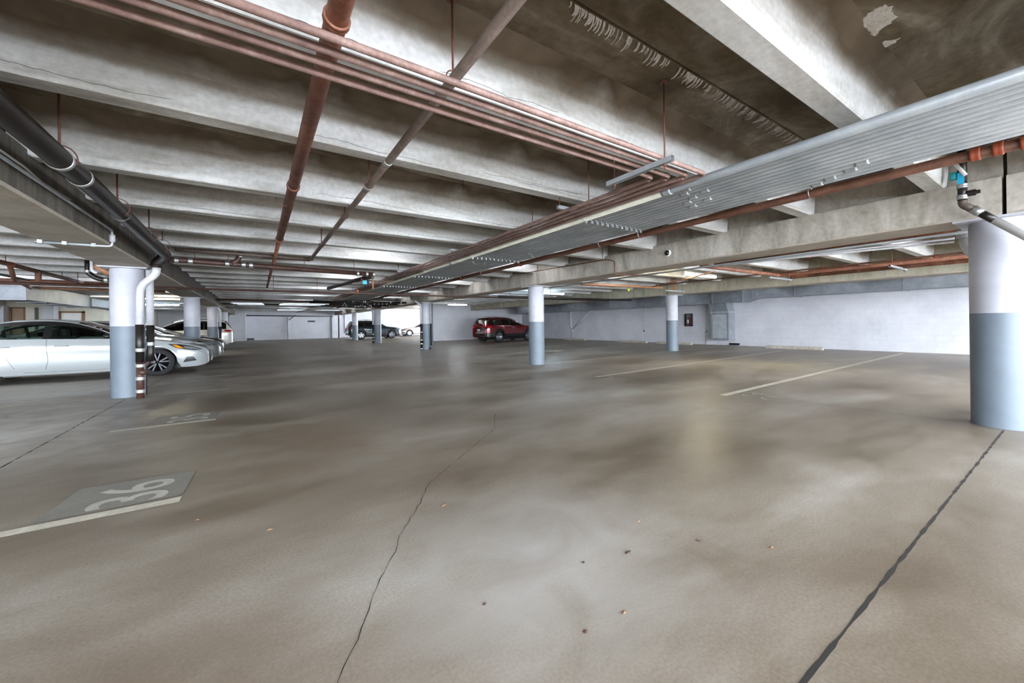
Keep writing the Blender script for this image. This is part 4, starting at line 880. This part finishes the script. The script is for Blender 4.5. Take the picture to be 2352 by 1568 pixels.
            MB().add(V, Fc, True).build(nm, mm, parent or t)
    def seam(pts, view='side', r=.0035, nm='door_seam', mm=None, sides=(-1, 1)):
        for sd in sides:
            P = []
            for i in range(len(pts)-1):
                for k in range(6):
                    q_ = Vector(pts[i]).lerp(Vector(pts[i+1]), k/6); h = tree.ray_cast(Vector((X(q_[0]), sd*3, q_[1])), Vector((0, -sd, 0)))
                    if h[0] is not None: P.append(h[0])
            if len(P) > 2: MB().tube(P, r, 6).build(nm, mm or M['black'], t)
    c['extra'](t, patch, seam, X, W2, L)
    return t
def mirrors(t, X, s_, W2, z, mm='black'):
    for sd in (-1, 1):
        MB().lathe([(0, -.07), (.04, -.06), (.062, 0), (.055, .05), (.0, .075)], (0, 0, 0), 'x', 14).tube([(0, -sd*.05, -.02), (0, -sd*.14, -.05)], .02, 8).build('mirror', M[mm], t, (X(s_), sd*(W2+.04), z))
# sedan profile -------------------------------------------------
def sedan(paint, extra, **kw):
    c = dict(L=4.9, W=1.85, r=.345, wf=1.0, wr=3.93, rim='rimk', face='rimg', wroof=.66, paint=paint, extra=extra,
        w=[(0, .50), (.03, .60), (.09, .70), (.18, .79), (.35, .87), (.6, .91), (1, .925), (2.5, .925), (4.1, .92), (4.5, .88), (4.75, .80), (4.87, .70), (4.9, .6)],
        bot=[(0, .27), (.08, .22), (.3, .19), (1.5, .19), (3.5, .20), (4.5, .26), (4.9, .36)],
        belt=[(0, .50), (.04, .60), (.12, .66), (.35, .745), (.8, .845), (1.3, .925), (1.6, .955), (2.6, .985), (3.6, 1.005), (4.3, 1.02), (4.7, 1.0), (4.85, .92), (4.9, .80)],
        rail=[(0, .51), (.04, .61), (.12, .67), (.35, .75), (.8, .85), (1.3, .93), (1.55, .96), (1.75, 1.04), (2.2, 1.25), (2.55, 1.36), (2.95, 1.40), (3.35, 1.385), (3.8, 1.30), (4.2, 1.14), (4.35, 1.05), (4.7, 1.01), (4.85, .93), (4.9, .81)],
        top=[(0, .53), (.04, .64), (.12, .71), (.35, .80), (.8, .90), (1.25, .975), (1.45, 1.0), (1.75, 1.12), (2.2, 1.31), (2.55, 1.415), (2.95, 1.455), (3.35, 1.44), (3.8, 1.345), (4.2, 1.18), (4.38, 1.10), (4.7, 1.08), (4.86, .98), (4.9, .85)],
        dlo=(1.62, 4.25), panes=[(1.95, 2.80), (2.93, 3.66), (3.72, 4.05)], ws=(1.5, 2.42), rg=(3.72, 4.34), seat=2.75, glass='glass', crease=.77)
    c.update(kw); return c
def sedan_extra(t, patch, seam, X, W2, L):
    patch('headlight', [(.80, .80), (.58, .785), (.33, .735), (.13, .655), (.10, .615), (.30, .615), (.50, .655), (.62, .685)], M['black'], 'side', .004)
    patch('headlamp_lens', [(.50, .745), (.33, .715), (.16, .65), (.18, .63), (.34, .65), (.46, .68)], M['lamp'], 'side', .007)
    patch('amber_reflector', [(.71, .775), (.62, .768), (.48, .68), (.60, .688)], M['amber'], 'side', .007)
    patch('fog_recess', [(.50, .315), (.43, .45), (.30, .455), (.23, .345)], M['black'], 'side', .005)
    patch('grille', [(-.30, .60), (.30, .60), (.24, .42), (.12, .34), (-.12, .34), (-.24, .42)], M['black'], 'front', .006, (1,))
    patch('lower_intake', [(-.42, .30), (.42, .30), (.40, .25), (-.40, .25)], M['black'], 'front', .006, (1,))
    patch('grille_chrome', [(.30, .61), (.36, .61), (.29, .40), (.16, .31), (.14, .335), (.25, .42)], M['chrome'], 'front', .010)
    patch('tail_light', [(4.45, .92), (4.84, .90), (4.86, .78), (4.6, .80)], M['redl'], 'side', .005)
    seam([(1.62, .93), (1.56, .70), (1.50, .45), (1.55, .25)]); seam([(2.86, .98), (2.85, .75), (2.83, .5), (2.88, .26)]); seam([(3.70, 1.0), (3.66, .8), (3.45, .6), (3.30, .3)])
    seam([(1.45, .245), (2.4, .245), (3.35, .25)], nm='sill_seam'); seam([(.02, .50), (.2, .60), (.6, .86), (1.3, .95)], r=.002, nm='bonnet_seam')
    for sd in (-1, 1):
        for s_ in (2.62, 3.5): MB().tube([(X(s_+.11), sd*(W2+.002), .83), (X(s_), sd*(W2+.022), .835), (X(s_-.11), sd*(W2+.002), .83)], .014, 8).build('door_handle', t_paint, t)
    mirrors(t, X, 1.88, W2, 1.03)
M['cw'] = car_paint('white_car_paint', 'a3a8aa', .0); M['cs'] = car_paint('silver_car_paint', '8d8f8e', .6, .3); M['ck'] = car_paint('black_car_paint', '1b1c1c', .3)
M['cr'] = car_paint('red_car_paint', '6e0a18', .35); M['cg'] = car_paint('dark_green_car_paint', '0b242d', .45); M['cp'] = car_paint('pearl_car_paint', 'd6d2ca', .0)
t_paint = M['cw']
car('white four-door sedan parked left, nose out, behind the nearest left column', 'car', 'sedan_car', sedan(M['cw'], sedan_extra), (-3.55, 13.95, 0), 0)
t_paint = M['cs']
car('silver grey sedan parked just behind the white sedan', 'car', 'sedan_car', sedan(M['cs'], sedan_extra, glass='glassd'), (-3.47, 17.0, 0), 0)
t_paint = M['ck']
car('black car between the silver sedan and white SUV', 'car', 'sedan_car', sedan(M['ck'], sedan_extra, glass='glassd'), (-3.55, 19.9, 0), 0)
t_paint = M['cs']
car('pale silver sedan facing left at the back beyond the dark green car', 'car', 'sedan_car', sedan(car_paint('pale_silver_paint', 'bdb6b4', .3), sedan_extra, glass='glassd', rim='rimc', face='rimc', spokes=7), (15.2, 41.7, 0), math.pi)
# SUV profile ----------------------------------------------------
def suv(paint, extra, **kw):
    c = dict(L=4.6, W=1.84, r=.36, wf=.92, wr=3.58, wroof=.62, paint=paint, extra=extra, gap=.05,
        w=[(0, .62), (.04, .72), (.12, .82), (.3, .89), (.7, .915), (2.5, .92), (4.0, .915), (4.35, .87), (4.52, .80), (4.6, .70)],
        bot=[(0, .33), (.1, .27), (.4, .24), (3.4, .25), (4.2, .30), (4.6, .38)],
        belt=[(0, .66), (.05, .76), (.2, .86), (.6, .95), (1.2, 1.02), (1.6, 1.05), (2.6, 1.07), (3.6, 1.10), (4.3, 1.12), (4.52, 1.06), (4.6, .92)],
        rail=[(0, .67), (.05, .77), (.2, .87), (.6, .96), (1.2, 1.03), (1.35, 1.06), (1.7, 1.24), (2.05, 1.42), (2.5, 1.54), (3.2, 1.56), (3.9, 1.53), (4.2, 1.48), (4.36, 1.34), (4.50, 1.12), (4.6, .93)],
        top=[(0, .70), (.05, .82), (.2, .94), (.6, 1.03), (1.1, 1.09), (1.3, 1.12), (1.7, 1.34), (2.05, 1.54), (2.5, 1.64), (3.2, 1.67), (3.9, 1.64), (4.22, 1.58), (4.38, 1.42), (4.52, 1.18), (4.6, .97)],
        dlo=(1.45, 4.3), panes=[(1.7, 2.5), (2.6, 3.3), (3.4, 3.95)], ws=(1.32, 2.1), rg=(4.24, 4.5), seat=2.45, glass='glassd', crease=.86, clad=True)
    c.update(kw); return c
def suv_extra(t, patch, seam, X, W2, L):
    patch('tail_light', [(4.20, 1.08), (4.52, 1.06), (4.56, .98), (4.40, .95), (4.24, 1.0)], M['redl'], 'side', .006)
    patch('tail_light_rear', [(.45, 1.04), (.66, 1.04), (.66, .93), (.50, .93)], M['redl'], 'rear', .006)
    patch('licence_recess', [(-.24, .90), (.24, .90), (.24, .72), (-.24, .72)], M['black'], 'rear', .006, (1,))
    patch('licence_plate', [(-.15, .86), (.15, .86), (.15, .75), (-.15, .75)], M['white'], 'rear', .012, (1,))
    patch('rear_bumper_panel', [(-.62, .56), (.62, .56), (.60, .42), (-.60, .42)], M['black'], 'rear', .006, (1,))
    patch('reflector', [(.45, .60), (.62, .60), (.62, .57), (.45, .57)], M['redl'], 'rear', .01)
    patch('headlight', [(.10, .84), (.45, .92), (.6, .93), (.5, .84), (.2, .78)], M['lamp'], 'side', .006)
    patch('grille', [(-.4, .70), (.4, .70), (.35, .46), (-.35, .46)], M['black'], 'front', .006, (1,))
    seam([(1.5, 1.02), (1.45, .8), (1.42, .5), (1.46, .32)]); seam([(2.55, 1.06), (2.54, .8), (2.56, .32)]); seam([(3.4, 1.08), (3.38, .9), (3.2, .7), (3.1, .34)])
    for sd in (-1, 1):
        MB().tube([(X(2.3), sd*.56, 1.60), (X(2.5), sd*.58, 1.70), (X(3.2), sd*.58, 1.73), (X(3.8), sd*.57, 1.69), (X(3.95), sd*.55, 1.62)], .016, 8).build('roof_rail', M['clamp'], t)
        for s_ in (2.35, 3.2): MB().tube([(X(s_+.1), sd*(W2+.004), .93), (X(s_), sd*(W2+.025), .935), (X(s_-.1), sd*(W2+.004), .93)], .014, 8).build('door_handle', M['clamp'], t)
    MB().prism([(X(4.14), 1.60), (X(4.34), 1.585), (X(4.34), 1.56), (X(4.14), 1.57)], -.55, .55, 'y').build('rear_spoiler', t_paint, t)
    mirrors(t, X, 1.75, W2, 1.12)
t_paint = M['cr']
_a = math.radians(8); _c = (13.35, 21.8)
car('dark red SUV seen from its rear corner, right of the white block', 'car', 'suv_car', suv(M['cr'], suv_extra, rim='rimc', face='rimc'),
    (_c[0]+math.cos(_a)*1.28-math.sin(_a)*.80, _c[1]+math.sin(_a)*1.28+math.cos(_a)*.80, 0), _a)
t_paint = M['cp']
car('pearl white SUV at the left, tail toward the aisle', 'car', 'suv_car', suv(M['cp'], suv_extra, clad=False), (-3.4, 27.1, 0), math.pi)
t_paint = M['cg']
cg = suv(M['cg'], suv_extra, rim='rimc', face='rimc')
car('dark green SUV side-on behind two columns at the back', 'car', 'suv_car', cg, (8.88, 36.2, 0), 0)
